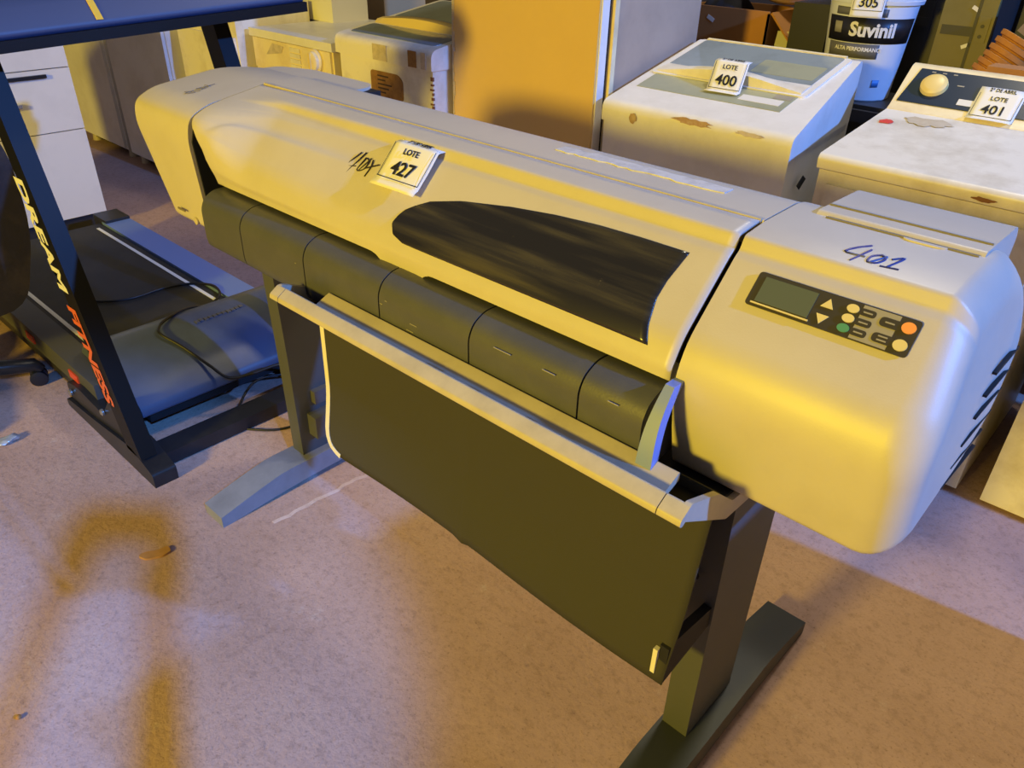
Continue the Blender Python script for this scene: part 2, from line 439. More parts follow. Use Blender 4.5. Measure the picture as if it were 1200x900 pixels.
def left_edge(i):   # left edge slants to the right towards the lower lip
    t = i/(len(RP)-1)
    return XL+.003+.072*sstep(.50, 1.0, t)
bm = bmesh.new(); nx = 110; n = len(RP); rows = []
for j in range(nx+1):
    u = j/nx; row = []
    for i in range(n):
        x0 = left_edge(i); x = lerp(x0, XR-.003, u**1.25 if True else u)
        row.append(bm.verts.new(cover_pt(x, i)))
    # tuck the lower edge in
    e = row[-1].co; row.append(bm.verts.new(e+Vector((0, .012, -.004)))); row.append(bm.verts.new(e+Vector((0, .03, .012))))
    rows.append(row)
for a, b in zip(rows[:-1], rows[1:]):
    for i in range(len(a)-1): bm.faces.new([a[i], a[i+1], b[i+1], b[i]])
cov = fin('front_cover', bm, pm, P, smooth=60)
sm = cov.modifiers.new('thickness', 'SOLIDIFY'); sm.thickness = .004; sm.offset = -1
# smoked window following the cover
import bisect
RL = res(RP, 0); Rs0 = .231
def prof_at(s):   # arc length measured from the hinge
    s = max(0, min(RL[-1]-1e-6, s)); k = min(bisect.bisect_right(RL, s)-1, len(RP)-2)
    t = (s-RL[k])/(RL[k+1]-RL[k]); return (lerp(RP[k][0], RP[k+1][0], t), lerp(RP[k][1], RP[k+1][1], t)), k
def win_pt(x, s, off):
    (y, z), k = prof_at(s); a = RP[max(k-1, 0)]; b = RP[min(k+2, len(RP)-1)]
    t = Vector((b[0]-a[0], b[1]-a[1])).normalized(); nrm = Vector((t.y, -t.x))
    if nrm.x > 0: nrm = -nrm
    return Vector((x, y+nrm.x*off, z+nrm.y*off))
WT = [(-1.042, .213), (-1.038, .200), (-1.030, .186), (-1.012, .172), (-.985, .156), (-.921, .137), (-.817, .119), (-.733, .109), (-.652, .103), (-.575, .101), (-.493, .101)]   # upper arc (x, s)
WB = [(-1.042, .217), (-1.030, .234), (-1.0, .2425), (-.95, .243), (-.816, .243), (-.67, .243), (-.57, .243), (-.484, .243)]
WR = [(-.493, .101), (-.502, .15), (-.503, .178), (-.494, .218), (-.484, .243)]
def itp(tab, x, k=0):
    for a, b in zip(tab[:-1], tab[1:]):
        if a[k] <= x <= b[k]: return lerp(a[1-k], b[1-k], (x-a[k])/(b[k]-a[k]+1e-9))
    return tab[0][1-k] if x < tab[0][k] else tab[-1][1-k]
bm = bmesh.new(); rows = []
NX, NS = 70, 26
for j in range(NX+1):
    u = (j/NX)**1.6; x = lerp(-1.042, -.493, u); s0, s1 = itp(WT, x), itp(WB, x if x < -.56 else x+.009*sstep(-.56, -.493, x))
    row = []
    for i in range(NS+1):
        s = lerp(s0, s1, i/NS); xr = itp(WR, s, 1); xx = x+(xr+.493)*sstep(-.65, -.493, x)
        row.append((xx, s))
    rows.append(row)
V1 = [[bm.verts.new(win_pt(a, s, .0018)) for a, s in r] for r in rows]
for a, b in zip(V1[:-1], V1[1:]):
    for i in range(NS): bm.faces.new([a[i], a[i+1], b[i+1], b[i]])
wn = fin('window', bm, smoke_mat(), cov, smooth=60)
wn['label'] = 'dark smoked see-through window'
sm = wn.modifiers.new('thickness', 'SOLIDIFY'); sm.thickness = .0014; sm.offset = -1
# rear deck behind the hinge, with the body back
rear = fillet([(.993, 1.0885), (1.10, 1.091), (1.135, 1.078), (1.19, 1.0), (1.20, .85), (1.12, .775), (1.0, .775), (.993, 1.0)], [.002, .03, .02, .05, .05, .04, 0, 0], 4)
rd = prism('rear_deck', rear, XL+.002, XR+.001, 'x', pm, P)
bm = bmesh.new(); add_box(bm, XL+.01, XR-.002, .9885, .9945, 1.08, 1.0905); fin('hinge_strip', bm, M['rail_beige'], rd, smooth=0)
# strip of half-peeled tape on the deck
bm = bmesh.new(); rr = random.Random(3); up, lo = [], []
for k in range(25):
    x = lerp(-.86, -.53, k/24); up.append((x, 1.079+rr.uniform(-.004, .003))); lo.append((x, 1.049+rr.uniform(-.003, .004)))
poly = lo+up[::-1]
add_prism(bm, poly, 1.0888, 1.0917, 'z'); bmesh.ops.triangulate(bm, faces=[f for f in bm.faces if len(f.verts) > 4])
fin('tape_strip', bm, M['tape_residue'], rd, smooth=0)
# chassis inside
prism('chassis', [(.853, .785), (.853, .955), (.93, 1.03), (.99, 1.05), (.99, .785)], XL+.002, XR+.002, 'x', M['chassis_dark'], P)
# left housing -------------------------------------------------
lp = fillet([(1.17, 1.075), (1.06, 1.088), (.85, 1.060), (.80, 1.036), (.789, .99), (.803, .775), (.83, .762), (1.05, .762), (1.19, .80), (1.21, .98)], [.03, .05, .03, .03, .03, .015, .02, .03, .05, .1], 5)
bm = bmesh.new(); add_round_prism(bm, lp, XL-.004, -1.99, .03, 6)
for v in bm.verts:
    f = sstep(XL, -1.95, v.co.x)
    v.co.x += f*.09*(1-sstep(.78, 1.04, v.co.z)) + f*.10*sstep(1.0, 1.2, v.co.y)
lh = fin('left_housing', bm, pm, P, smooth=50)
prism('inner_side_plate', [(.810, .778), (.797, .985), (.808, 1.02), (.86, 1.036), (.86, .778)], XL-.006, XL+.0005, 'x', M['chassis_dark'], lh)
# spool hub recess at the rear left
lobe = fillet([(-1.90, 1.10), (-1.54, 1.075), (-1.525, 1.10), (-1.53, 1.165), (-1.56, 1.20), (-1.80, 1.20), (-1.9, 1.16)], .02, 3)
hb = prism('spool_cover', lobe, .93, 1.081, 'z', pm, P, bev=.012, seg=3)
bm = bmesh.new(); add_box(bm, -1.63, -1.510, 1.085, 1.185, 1.0, 1.0745); bevel(bm, .004); fin('spool_recess', bm, M['printer_gap'], hb)
bm = bmesh.new(); add_box(bm, -1.53, -1.5085, 1.12, 1.18, 1.01, 1.035); fin('spool_label', bm, M['lever_grey'], hb)
# small print and badge on the left front
bm = bmesh.new(); add_box(bm, -1.895+.06, -1.80, .792, .7945, .8005, .805); fin('model_text', bm, M['cabinet_gap'], lh)
lathe('round_badge', [(.009, 0), (.009, .003), (.006, .004)], (-1.765, .801, .785), M['rail_beige'], lh, axis=(0, -1, 0), seg=16)
# front chute of dark panels
ch = fillet([(.848, .897), (.79, .898), (.764, .884), (.753, .862), (.753, .79), (.758, .772), (.80, .765), (.848, .77)], [0, .02, .02, .02, .01, .008, 0, 0], 4)
xs = [-1.628, -1.466, -1.235, -1.004, -.776, -.551, -.440]
for a, b in zip(xs[:-1], xs[1:]):
    bm = bmesh.new(); add_prism(bm, ch, a+.0016, b-.0016, 'x'); bevel(bm, .002, 2, 60)
    fin('chute_panel', bm, M['chute_plastic'], P)
prism('chute_core', [(.85, .885), (.79, .885), (.768, .86), (.768, .79), (.80, .772), (.85, .776)], xs[0]+.004, xs[-1]-.004, 'x', M['printer_gap'], P)
bm = bmesh.new(); rr = random.Random(5)   # pale scuffs
for x, z, l in ((-1.0, .846, .012), (-1.235-.03, .842, .008), (-.93, .82, .03), (-.9, .80, .025), (-.92, .835, .03), (-.72, .868, .06), (-.62, .87, .04), (-1.15, .815, .012), (-.985, .856, .01), (-.5, .87, .03)):
    box('scuff_mark', (x, x+l*.6, .7522, .7535, z, z+.0013), M['panel_grey'], P, bev=0)
bm.free()
# blue-grey paper lever at the right end of the chute
lv = smooth_path([(-.4245, .792, .915), (-.4245, .772, .888), (-.424, .757, .86), (-.421, .744, .83), (-.417, .733, .79)], 5)
bm = bmesh.new(); prev = None
for i, p in enumerate(lv):
    t = i/(len(lv)-1); w = lerp(.007, .0135, t); d = lerp(.009, .006, t)
    r = [bm.verts.new(p+Vector((a*w, b*d, 0))) for a, b in ((-1, -1), (1, -1), (1, 1.6), (-1, 1.6))]
    if prev:
        for k in range(4): bm.faces.new([prev[k], prev[(k+1) % 4], r[(k+1) % 4], r[k]])
    else: bm.faces.new(r[::-1])
    prev = r
bm.faces.new(prev); bevel(bm, .002, 2, 50)
fin('paper_lever', bm, M['lever_grey'], P)
# tray: two rails and end arms
prism('tray_rail', fillet([(.679, .796), (.681, .805), (.701, .818), (.706, .815), (.704, .805), (.686, .792)], .003), -1.222, -.362, 'x', M['rail_beige'], P)
prism('tray_rail', fillet([(.714, .803), (.7495, .819), (.7505, .805), (.718, .793)], .003), -1.15, -.372, 'x', M['rail_beige'], P)
for x0, x1, s in ((-1.250, -1.2235, 1), (-.3605, -.325, 1)):
    prism('tray_end_cap', fillet([(.679, .796), (.681, .805), (.701, .818), (.706, .815), (.704, .805), (.686, .792)], .003), x0, x1, 'x', M['rail_beige'], P, bev=.003)
for x0, x1 in ((-1.249, -1.240), (-.335, -.3255)):
    prism('tray_arm', fillet([(.69, .798), (.695, .814), (.704, .819), (.78, .79), (.83, .748), (.93, .74), (.93, .715), (.82, .72)], .006), x0, x1, 'x', M['rail_beige'], P, bev=.002)
prism('tray_floor', [(.713, .795), (.713, .80), (.752, .762), (.90, .745), (.90, .74), (.75, .757)], -1.239, -.336, 'x', M['printer_gap'], P)
# hanging cloth bin
bm = bmesh.new(); rows = []
for j in range(61):
    x0_ = lerp(-1.268, -.352, j/60); row = []
    for i in range(21):
        z = lerp(.775, .372, i/20); x = x0_+(x0_+1.268)/.916*.018*(i < 21)*(z-.372)/.4
        y = .80+.006*math.sin(7*x+2)*sstep(.75, .45, z)-.012*math.exp(-((x+.83)/.012)**2)*sstep(.75, .42, z)*.5
        y -= .02*sstep(.55, .37, z)
        row.append(Vector((x, y, z)))
    rows.append(row)
def roundc(p):   # rounded lower left corner
    dx = p.x+1.268; dz = p.z-.372; r = .06
    if dx < r and dz < r:
        q = Vector((dx-r, dz-r)); l = max(abs(q.x), abs(q.y))
        if q.length > 1e-6: q = q/q.length*l
        return Vector((-1.268+r+q.x, p.y, .372+r+q.y))
    return p
V = [[bm.verts.new(roundc(p)) for p in r] for r in rows]
for a, b in zip(V[:-1], V[1:]):
    for i in range(20): bm.faces.new([a[i], a[i+1], b[i+1], b[i]])
cl = fin('cloth_bin', bm, M['bin_cloth'], P, smooth=60); cl.modifiers.new('thickness', 'SOLIDIFY').thickness = .003
edge = [roundc(rows[0][i]) for i in range(3, 21)]+[roundc(rows[j][20]) for j in range(1, 4)]
bm = bmesh.new(); pr = None
for i, p in enumerate(edge):
    t = (edge[min(i+1, len(edge)-1)]-edge[max(i-1, 0)]); t.y = 0; t.normalize(); nn = Vector((t.z, 0, -t.x)); w = .007
    r = [bm.verts.new(p+Vector((0, -.0035, 0))+nn*w*s) for s in (-1.3, .7)]+[bm.verts.new(p+Vector((0, .004, 0))+nn*w*s) for s in (.7, -1.3)]
    if pr:
        for k in range(4): bm.faces.new([pr[k], pr[(k+1) % 4], r[(k+1) % 4], r[k]])
    pr = r
ed = fin('edge_binding', bm, M['cloth_edge'], cl, smooth=50); ed['label'] = 'white stiff edge binding'
# lower bin bracket next to the right leg
prism('bin_bracket', [(.778, .375), (.778, .455), (.80, .46), (.93, .44), (.93, .40)], -.368, -.352, 'x', M['printer_gap'], P, bev=.003)
bm = bmesh.new(); add_box(bm, -.376, -.368, .772, .785, .39, .445); fin('bin_clip', bm, M['cloth_edge'], P)
bm = bmesh.new(); add_box(bm, -1.66, -1.60, .95, 1.06, .14, .21); add_box(bm, -1.655, -1.62, .97, 1.03, .24, .28); bevel(bm, .006); fin('leg_bracket', bm, M['chute_plastic'], P)
# legs and feet
for x0, x1 in ((-1.690, -1.640), (-.402, -.348)):
    bm = bmesh.new(); add_prism(bm, fillet([(.920, .07), (.915, .40), (.905, .765), (1.09, .765), (1.09, .07)], .004), x0, x1, 'x'); bevel(bm, .004, 2, 50)
    lg = fin('leg', bm, M['leg_grey'], P)
    if x0 > -1: lathe('bolt_hole', [(.008, 0), (.008, .001)], (-.390, .906, .50), M['printer_gap'], lg, axis=(0, -1, .02), seg=12)
def foot(xa, xb, m):
    bt = []; tp = []
    for k in range(25):
        t = k/24; y = lerp(.635, 1.40, t); a = math.sin(math.pi*t)
        tp.append((y, .034+.044*min(1, a*1.35))); bt.append((y, max(0.0, .022*(a-.12)) if .02 < t < .98 else 0))
    bm = bmesh.new(); add_prism(bm, tp+bt[::-1], xa, xb, 'x'); bevel(bm, .005, 2, 50); return fin('foot', bm, m, P)
foot(-1.702, -1.612, M['foot_grey_lit']); foot(-.408, -.312, M['foot_black'])
# pen marks
def pen(name, strokes, fpt, m, parent, r=.0009):
    bm = bmesh.new()
    for s in strokes: add_tube(bm, [fpt(*p) for p in smooth_path([(a, b, 0) for a, b in s], 4)] if False else [fpt(p.x, p.y) for p in smooth_path([(a, b, 0) for a, b in s], 4)], r, 5)
    return fin(name, bm, m, parent, smooth=60)
N401 = [[(.25, .95), (.0, .38), (.42, .36)], [(.36, .72), (.28, .05)], [(.62, .62), (.5, .45), (.56, .2), (.72, .25), (.76, .5), (.62, .62)], [(.60, .2), (.74, .6)], [(.86, .55), (1.02, .72), (.94, .2)], [(.82, .16), (1.16, .22)]]
pen('pen_number', N401, lambda a, b: (-.312+a*.062+b*.008, .945+b*.062, 1.0895-.0055*max(0, (.99-(.945+b*.062))/.045)), M['ink_blue'], rh, .0016)
N404 = [[(.30, 1.0), (.0, .38), (.40, .42)], [(.5, 1.05), (.10, -.05)], [(.62, .85), (.52, .3), (.78, .4), (.82, .75), (.62, .85)], [(.60, .3), (.84, .9)], [(.95, .85), (1.02, .55), (.98, .15)], [(.8, .45), (1.3, .75)]]
def slope(a, b, x0, y0, w, h):
    y = y0+b*h; return (x0+a*w, y, 1.0555+(y-.914)*1.0108+.0035)
pen('pen_number', N404, lambda a, b: slope(a, b, -1.232, .862, .062, .036), M['ink_black'], cov, .0014)
pen('pen_number', N404, lambda a, b: (-1.835+b*.03-.012*a, .86+a*.062, 1.0605+.0013+ (.86+a*.062-.85)*.1333), M['cabinet_gap'], lh, .0008)

# ------------------------------------------------------------------ lot tags
def lot_tag(num, o, u, v, w, h, fold, drop, label, first='2º DE ABRIL', shear=0.):
    """paper tag: face in plane (u,v), strip folded back at its top, lower lip bent under"""
    o = Vector(o); u = Vector(u).normalized(); v = Vector(v).normalized(); n = u.cross(v).normalized()
    T = thing('lot_tag', o, label, 'paper tag', 'numbered lot tags')
    fb = Vector(fold).normalized(); db = Vector(drop).normalized()
    # rows of the sheet from the back of the fold to the curled lower lip
    hl = h*.2; rowp = [o+v*h+fb*h*.26, o+v*h+fb*h*.03, o+v*h*.97, o+v*h*.5-n*.001, o, o+db*hl*.5+n*.001, o+db*hl]
    bm = bmesh.new(); R = []
    for p in rowp: R.append([bm.verts.new(p+u*(w*(k/6-.5))+n*(.0015*math.sin(math.pi*k/6))) for k in range(7)])
    for a, b in zip(R[:-1], R[1:]):
        for k in range(6): bm.faces.new([a[k], a[k+1], b[k+1], b[k]])
    sh = fin('sheet', bm, M['paper'], T, smooth=25); sh.modifiers.new('thickness', 'SOLIDIFY').thickness = .0006
    q = .0032
    text('lot_number', num, h*.50, o+v*h*.34+n*q, u, v, M['print_black'], T, bold=h*.008, shear=shear)
    text('lot_word', 'LOTE', h*.22, o+v*h*.80+n*q, u, v, M['print_black'], T, bold=h*.003)
    text('sale_date', first, h*.20, o+v*h+fb*h*.15+u.cross(fb).normalized()*.003, u, fb, M['print_black'], T, bold=h*.002, sx=.78)
    bm = bmesh.new(); bw = .0012
    for x0, x1, y0, y1 in ((-.46, -.45, .06, 1.0), (.45, .46, .06, 1.0)):
        add_plate(bm, o, u, v, rect(x0*w, x1*w, y0*h, y1*h), .0003, .0014)
    add_plate(bm, o, u, v, rect(-.46*w, .46*w, .055*h, .075*h), .0003, .0022)
    fin('border', bm, M['print_black'], T, smooth=0)
    return T
lot_tag('427', (-1.072, .862, 1.022), (1, .02, .0), (-.02, .60, .62), .118, .076, (-.02, 1, .0), (0, -.75, -.45), 'paper lot tag 427 folded over the printer front cover')

# ------------------------------------------------------------------ treadmill
T = thing('treadmill', (-2.7, .95, 0), 'black folding treadmill left of the printer with lettered upright', 'treadmill')
tb = M['tread_black']
# base rails and cross bar
def base_rail(y0, y1):
    bm = bmesh.new()
    add_prism(bm, fillet([(-2.52, .0), (-2.52, .03), (-2.3, .05), (-2.02, .085), (-1.93, .055), (-1.90, .045), (-1.90, 0)], [0, .02, .02, .02, .02, .01, 0]), y0, y1, 'y')
    bevel(bm, .006, 2, 50); return fin('base_rail', bm, tb, T)
base_rail(.585, .655); base_rail(1.20, 1.27)
box('cross_bar', (-2.05, -1.97, .65, 1.22, .004, .048), tb, T, bev=.006)
for y in (.585, 1.21):   # hinge plates
    prism('hinge_plate', fillet([(-2.50, .04), (-2.50, .10), (-2.40, .115), (-2.22, .10), (-2.12, .20), (-2.02, .18), (-1.99, .06)], .02), y+.01, y+.05, 'y', tb, T, bev=.004)
for p in ((-2.47, .593, .07), (-2.20, .593, .12)):
    lathe('bolt', [(.011, 0), (.011, .006), (.006, .009)], p, M['bolt_steel'], T, axis=(0, -1, 0), seg=12)
# uprights
def upright(y0, y1):
    bm = bmesh.new()
    pts = [(-2.045, .07), (-1.955, .07), (-2.32, 1.16), (-2.40, 1.16)]
    add_prism(bm, pts, y0, y1, 'y'); bevel(bm, .010, 3, 50); return fin('upright', bm, M['tread_gloss'], T)
ul = upright(.585, .632); upright(1.215, 1.262)
# lettering on the outer side of the near upright, running up the post
ax = Vector((-2.36+2.0, 0, 1.09)).normalized()
pr_ = Vector((ax.z, 0, -ax.x))
def on_post(s, off): return Vector((-2.0, .5835, .07))+ax*s+pr_*off
text('lettering', 'DREAM', .082, on_post(.655, -.030), -ax, pr_, M['line_white'], ul, bold=.003, shear=.25, sx=1.15)['label'] = 'white lettering on the post'
text('lettering', 'FITNESS', .076, on_post(.31, -.030), -ax, pr_, M['text_orange'], ul, bold=.003, shear=.25, sx=1.1)['label'] = 'orange lettering on the post'
# deck
bm = bmesh.new(); add_box(bm, -3.72, -2.25, .70, 1.23, .10, .152); bevel(bm, .01); fin('running_belt', bm, M['belt_black'], T)
for y in (.722, 1.195): box('belt_line', (-3.66, -2.42, y-.007, y+.007, .150, .1535), M['line_white'], T, bev=0)
box('side_rail', (-3.70, -2.30, 1.232, 1.345, .085, .163), M['rail_silver'], T, bev=.012, seg=3)
box('side_rail', (-3.70, -2.30, .615, .698, .085, .158), M['rail_dark'], T, bev=.012, seg=3)
prism('deck_frame', [(-3.70, .03), (-3.70, .088), (-2.3, .088), (-2.2, .05)], .622, 1.33, 'y', tb, T, bev=.006)
for x, z in ((-2.842, .122), (-2.466, .122)): box('reflector', (x-.035, x+.035, .6105, .617, z-.014, z+.014), M['reflector_orange'], T, bev=.003)
for y in (.66, 1.29): box('rear_end_cap', (-3.80, -3.66, y-.055, y+.055, .05, .175), tb, T, bev=.02, seg=3)
# motor cover
mc = fillet([(-2.54, .160), (-2.49, .210), (-2.41, .240), (-2.31, .238), (-2.19, .185), (-2.125, .12), (-2.12, .092), (-2.50, .092)], [.02, .03, .03, .05, .05, .03, .01, 0], 5)
bm = bmesh.new(); A, B = add_prism(bm, mc, .675, 1.345, 'y'); bevel(bm, .022, 4, 40)
mo = fin('motor_cover', bm, M['motor_grey'], T, smooth=50)
bm = bmesh.new()   # raised maker's script, not readable in the photograph
rr = random.Random(2)
for k in range(11):
    y = .98+k*.0165; add_box(bm, -2.335+rr.uniform(-.003, .003), -2.318+rr.uniform(-.003, .004), y, y+.0125, .236, .2405)
bevel(bm, .002, 2); fin('raised_badge', bm, M['chute_plastic'], mo)
box('belly_pan', (-2.50, -2.14, .70, 1.32, .058, .10), M['printer_gap'], T, bev=.01)
# console
cs = fillet([(-2.14, 1.150), (-2.115, 1.168), (-2.165, 1.245), (-2.30, 1.245), (-2.28, 1.15)], [.008, .015, .03, .03, .02], 4)
bm = bmesh.new(); add_prism(bm, cs, .44, 1.405, 'y'); bevel(bm, .012, 3, 50)
for vv in bm.verts: vv.co.z += (vv.co.y-.5)*.045
con = fin('console', bm, M['console_navy'], T)
bm = bmesh.new(); add_box(bm, -2.33, -2.112, .435, 1.41, 1.135, 1.160); bevel(bm, .008, 3)
for vv in bm.verts: vv.co.z += (vv.co.y-.5)*.045
fin('console_edge', bm, M['tread_gloss'], con)
d = Vector((-.185, 0, .292)).normalized()
for y in (.52, .825):
    bm = bmesh.new(); add_plate(bm, (-2.122, y, 1.178+(y-.5)*.045), (0, 1, 0), d, [(-.008, 0), (.008, 0), (.001, .075), (-.014, .075)], .004, -.001); fin('console_trim', bm, M['trim_yellow'], con)
# mains cable lying over the deck and cover
cd = [(-3.05, .84, .158), (-2.906, .861, .158), (-2.829, .961, .158), (-2.83, 1.10, .158), (-2.80, 1.19, .158), (-2.70, 1.236, .169), (-2.61, 1.216, .165), (-2.56, 1.14, .168), (-2.49, 1.03, .215), (-2.40, .92, .246), (-2.36, .875, .248), (-2.31, .855, .246), (-2.24, .885, .216), (-2.15, .92, .17), (-2.09, .95, .135), (-2.06, 1.02, .135), (-2.03, 1.125, .14), (-1.98, 1.3, .07), (-1.95, 1.5, .008)]
tag(tube('power_cord', smooth_path(cd, 6), .0048, M['cord_black'], origin=(-2.6, 1., .158)), 'black power cord looping over the treadmill belt and motor cover', 'cord')
c2 = [(-2.06, 1.30, .02), (-2.12, 1.10, .062), (-2.08, .99, .062), (-2.015, .915, .006), (-1.95, .94, .005), (-1.89, 1.01, .005), (-1.87, 1.15, .005), (-1.84, 1.35, .005)]
tag(tube('floor_cable', smooth_path(c2, 6), .004, M['cord_black'], origin=(-1.95, .94, .005)), 'thin black cable curving on the floor behind the left printer leg', 'cord')

# ------------------------------------------------------------------ office chair at the left edge
O = thing('office_chair', (-3.03, .22, 0), 'black leather office chair cut off at the left edge', 'chair')
cx, cy = -3.03, .22
bm = bmesh.new(); add_box(bm, -3.16, -2.66, -.02, .545, .40, .50); bevel(bm, .045, 5); fin('seat', bm, M['leather_black'], O, smooth=60)
bm = bmesh.new(); add_prism(bm, fillet([(-.03, .34), (.58, .34), (.655, .58), (.66, .82), (.58, 1.0), (-.03, 1.0), (-.10, .82), (-.10, .58)], .08), -2.69, -2.58, 'x'); bevel(bm, .03, 4); fin('backrest', bm, M['leather_black'], O, smooth=60)
lathe('gas_lift', [(.03, .09), (.03, .40)], (-2.85, .24, 0), M['chair_plastic'], O)
hub = Vector((-2.85, .24, .095))
for k in range(5):
    a = math.radians(72+k*72-2); e = hub+Vector((math.cos(a)*.355, math.sin(a)*.355, -.022))
    bm = bmesh.new(); add_tube(bm, [hub, hub.lerp(e, .5)+Vector((0, 0, .012)), e, e+Vector((math.cos(a)*.012, math.sin(a)*.012, -.02))], [.034, .028, .024, .018], 10); fin('base_arm', bm, M['chair_plastic'], O, smooth=60)
    for s in (-1, 1):
        c = Vector((e.x, e.y, .027))+Vector((-math.sin(a), math.cos(a), 0))*.016*s
        lathe('caster_wheel', [(.018, -.010), (.027, -.007), (.027, .007), (.018, .010)], c, M['chair_plastic'], O, axis=(-math.sin(a), math.cos(a), 0), seg=20)

# ------------------------------------------------------------------ left row: cabinet and white appliances
K = thing('kitchen_cabinet', (-4.3, 1.1, 0), 'white drawer cabinet with black handle and dark plinth behind the treadmill', 'cabinet')
box('body', (-4.60, -4.06, .55, 1.385, .09, 1.0), M['cabinet_white'], K)
box('plinth', (-4.58, -4.075, .56, 1.375, 0, .09), M['plinth_dark'], K)
for z0, z1 in ((.095, .50), (.505, .775), (.78, .995)):
    dw = box('drawer', (-4.06, -4.042, .555, 1.383, z0, z1), M['cabinet_white'], K, bev=.003)
    if z0 > .7: box('handle', (-4.042, -4.028, .86, 1.275, .742, .757), M['handle_black'], dw, bev=.003)
    elif z0 > .3: box('handle', (-4.042, -4.02, .93, 1.14, .63, .645), M['handle_chrome'], dw, bev=.004)
def appliance(x0, x1, y0, label, h, name='white_stove', m='white_enamel', dep=.6):
    a = thing(name, ((x0+x1)/2, y0+.3, 0), label, 'appliance')
    box('body', (x0, x1, y0, y0+dep, .055, h), M[m], a, bev=.015, seg=3)
    box('front_door', (x0+.012, x1-.012, y0-.018, y0+.002, .07, h-.14), M[m], a, bev=.008)
    box('plinth', (x0+.03, x1-.03, y0+.03, y0+dep-.02, .03, .06), M['plinth_dark'], a)
    for x in (x0+.05, x1-.05):
        for y in (y0+.045, y0+dep-.06): lathe('foot', [(.03, 0), (.026, .04), (.02, .06)], (x, y, 0), M['rail_beige'], a, seg=14)
    return a
appliance(-5.86, -5.20, 2.01, 'white appliance beside the drawer cabinet, farthest back on the left', .98)
appliance(-5.10, -4.34, 2.0, 'white appliance on small feet seen just left of the printer end', 1.0, name='white_fridge')
appliance(-4.27, -3.69, 2.05, 'cream appliance behind the far treadmill upright', 1.02, name='cream_cooler', m='white_dirty', dep=.42)

# dryer with knob
D = thing('clothes_dryer', (-3.32, 2.4, 0), 'yellowed front-control clothes dryer with a round knob', 'dryer')
box('body', (-3.64, -3.0, 2.11, 2.72, .03, .90), M['yellowed_enamel'], D, bev=.012, seg=3)
box('top_panel', (-3.65, -2.99, 2.095, 2.74, .895, .93), M['white_enamel'], D, bev=.012, seg=3)
cpn = box('control_panel', (-3.63, -3.01, 2.098, 2.112, .76, .892), M['yellowed_enamel'], D, bev=.004)
dl = lathe('dial', [(.052, 0), (.05, .012), (.042, .016), (.04, .03), (.03, .034)], (-3.115, 2.099, .845), M['yellowed_enamel'], cpn, axis=(0, -1, 0))
bm = bmesh.new(); add_box(bm, -3.122, -3.108, 2.058, 2.07, .81, .88); bevel(bm, .003); fin('grip', bm, M['knob_yellow'], dl)
for k in range(4): box('push_button', (-3.315, -3.235, 2.092, 2.10, .79+k*.024, .808+k*.024), M['white_dirty'], cpn, bev=.002)
plate('badge', (-3.46, 2.097, .855), (1, 0, 0), (0, 0, 1), [(-.06, -.03), (.07, -.01), (.09, .02), (.0, .025)], .002, M['mask_tape'], cpn)
tag(box('pale_carton', (-3.93, -3.53, 2.50, 2.72, .93, 1.2), M['sticker_white'], origin=(-3.73, 2.6, .93), bev=.006), 'pale box standing on top of the yellowed dryer', 'box')
# old top-loader with taped lid
W = thing('old_washing_machine', (-2.64, 2.42, 0), 'old yellowed top-loading washer with brown sticker and taped lid', 'washing machine')
box('body', (-2.95, -2.36, 2.11, 2.72, .04, .90), M['white_dirty'], W, bev=.02, seg=3)
def sloped_top(x0, x1, y0, y1, z0, za, zb, m, parent, name='top_frame'):
    pts = fillet([(y0, z0), (y0, za), (y1, zb), (y1, z0)], [0, .035, .04, 0], 5)
    bm = bmesh.new(); add_prism(bm, pts, x0, x1, 'x'); bevel(bm, .03, 5, 50, lambda e: min(v.co.z for v in e.verts) > z0+.01); return fin(name, bm, m, parent, smooth=50)
wt = sloped_top(-2.96, -2.35, 2.095, 2.74, .902, .975, 1.075, M['white_dirty'], W)
def on_top(y0, za, y1, zb): # frame on a sloped top
    v = Vector((0, y1-y0, zb-za)).normalized(); return v, lambda x, y: Vector((x, y, za+(zb-za)*(y-y0)/(y1-y0)))
v, f = on_top(2.095, .975, 2.74, 1.075)
plate('control_strip', f(-2.655, 2.22), (1, 0, 0), v, rect(-.27, .27, -.07, .06, .02), .002, M['glass_tint'], wt, lift=0)
plate('lid_glass', f(-2.655, 2.53), (1, 0, 0), v, rect(-.27, .27, -.14, .16, .03), .003, M['glass_tint'], wt, lift=.001)
bm = bmesh.new(); rows = []
for k in range(25):
    x = lerp(-.28, .28, k/24); hgt = .012+.02*math.cos(x/.28*math.pi/2)
    rows.append([bm.verts.new(f(-2.655+x, yy)+Vector((0, 0, hh))) for yy, hh in ((2.295, 0), (2.31, hgt), (2.345, hgt), (2.385, .002))])
for a, b in zip(rows[:-1], rows[1:]):
    for i in range(3): bm.faces.new([a[i], a[i+1], b[i+1], b[i]])
    bm.faces.new([a[3], a[0], b[0], b[3]])
fin('lid_handle', bm, M['knob_yellow'], wt)
plate('energy_sticker', (-2.64, 2.109, .81), (1, 0, 0), (0, 0, 1), fillet([(-.105, -.05), (.10, -.05), (.10, .03), (.07, .05), (-.105, .05)], .015), .0015, M['label_brown'], W)
bm = bmesh.new()
for k in range(5): add_plate(bm, (-2.64, 2.1075, .775+k*.016), (1, 0, 0), (0, 0, 1), rect(-.06, -.06+.05+.02*(k % 3), 0, .006), .0005)
fin('sticker_print', bm, M['label_dark'], W, smooth=0)
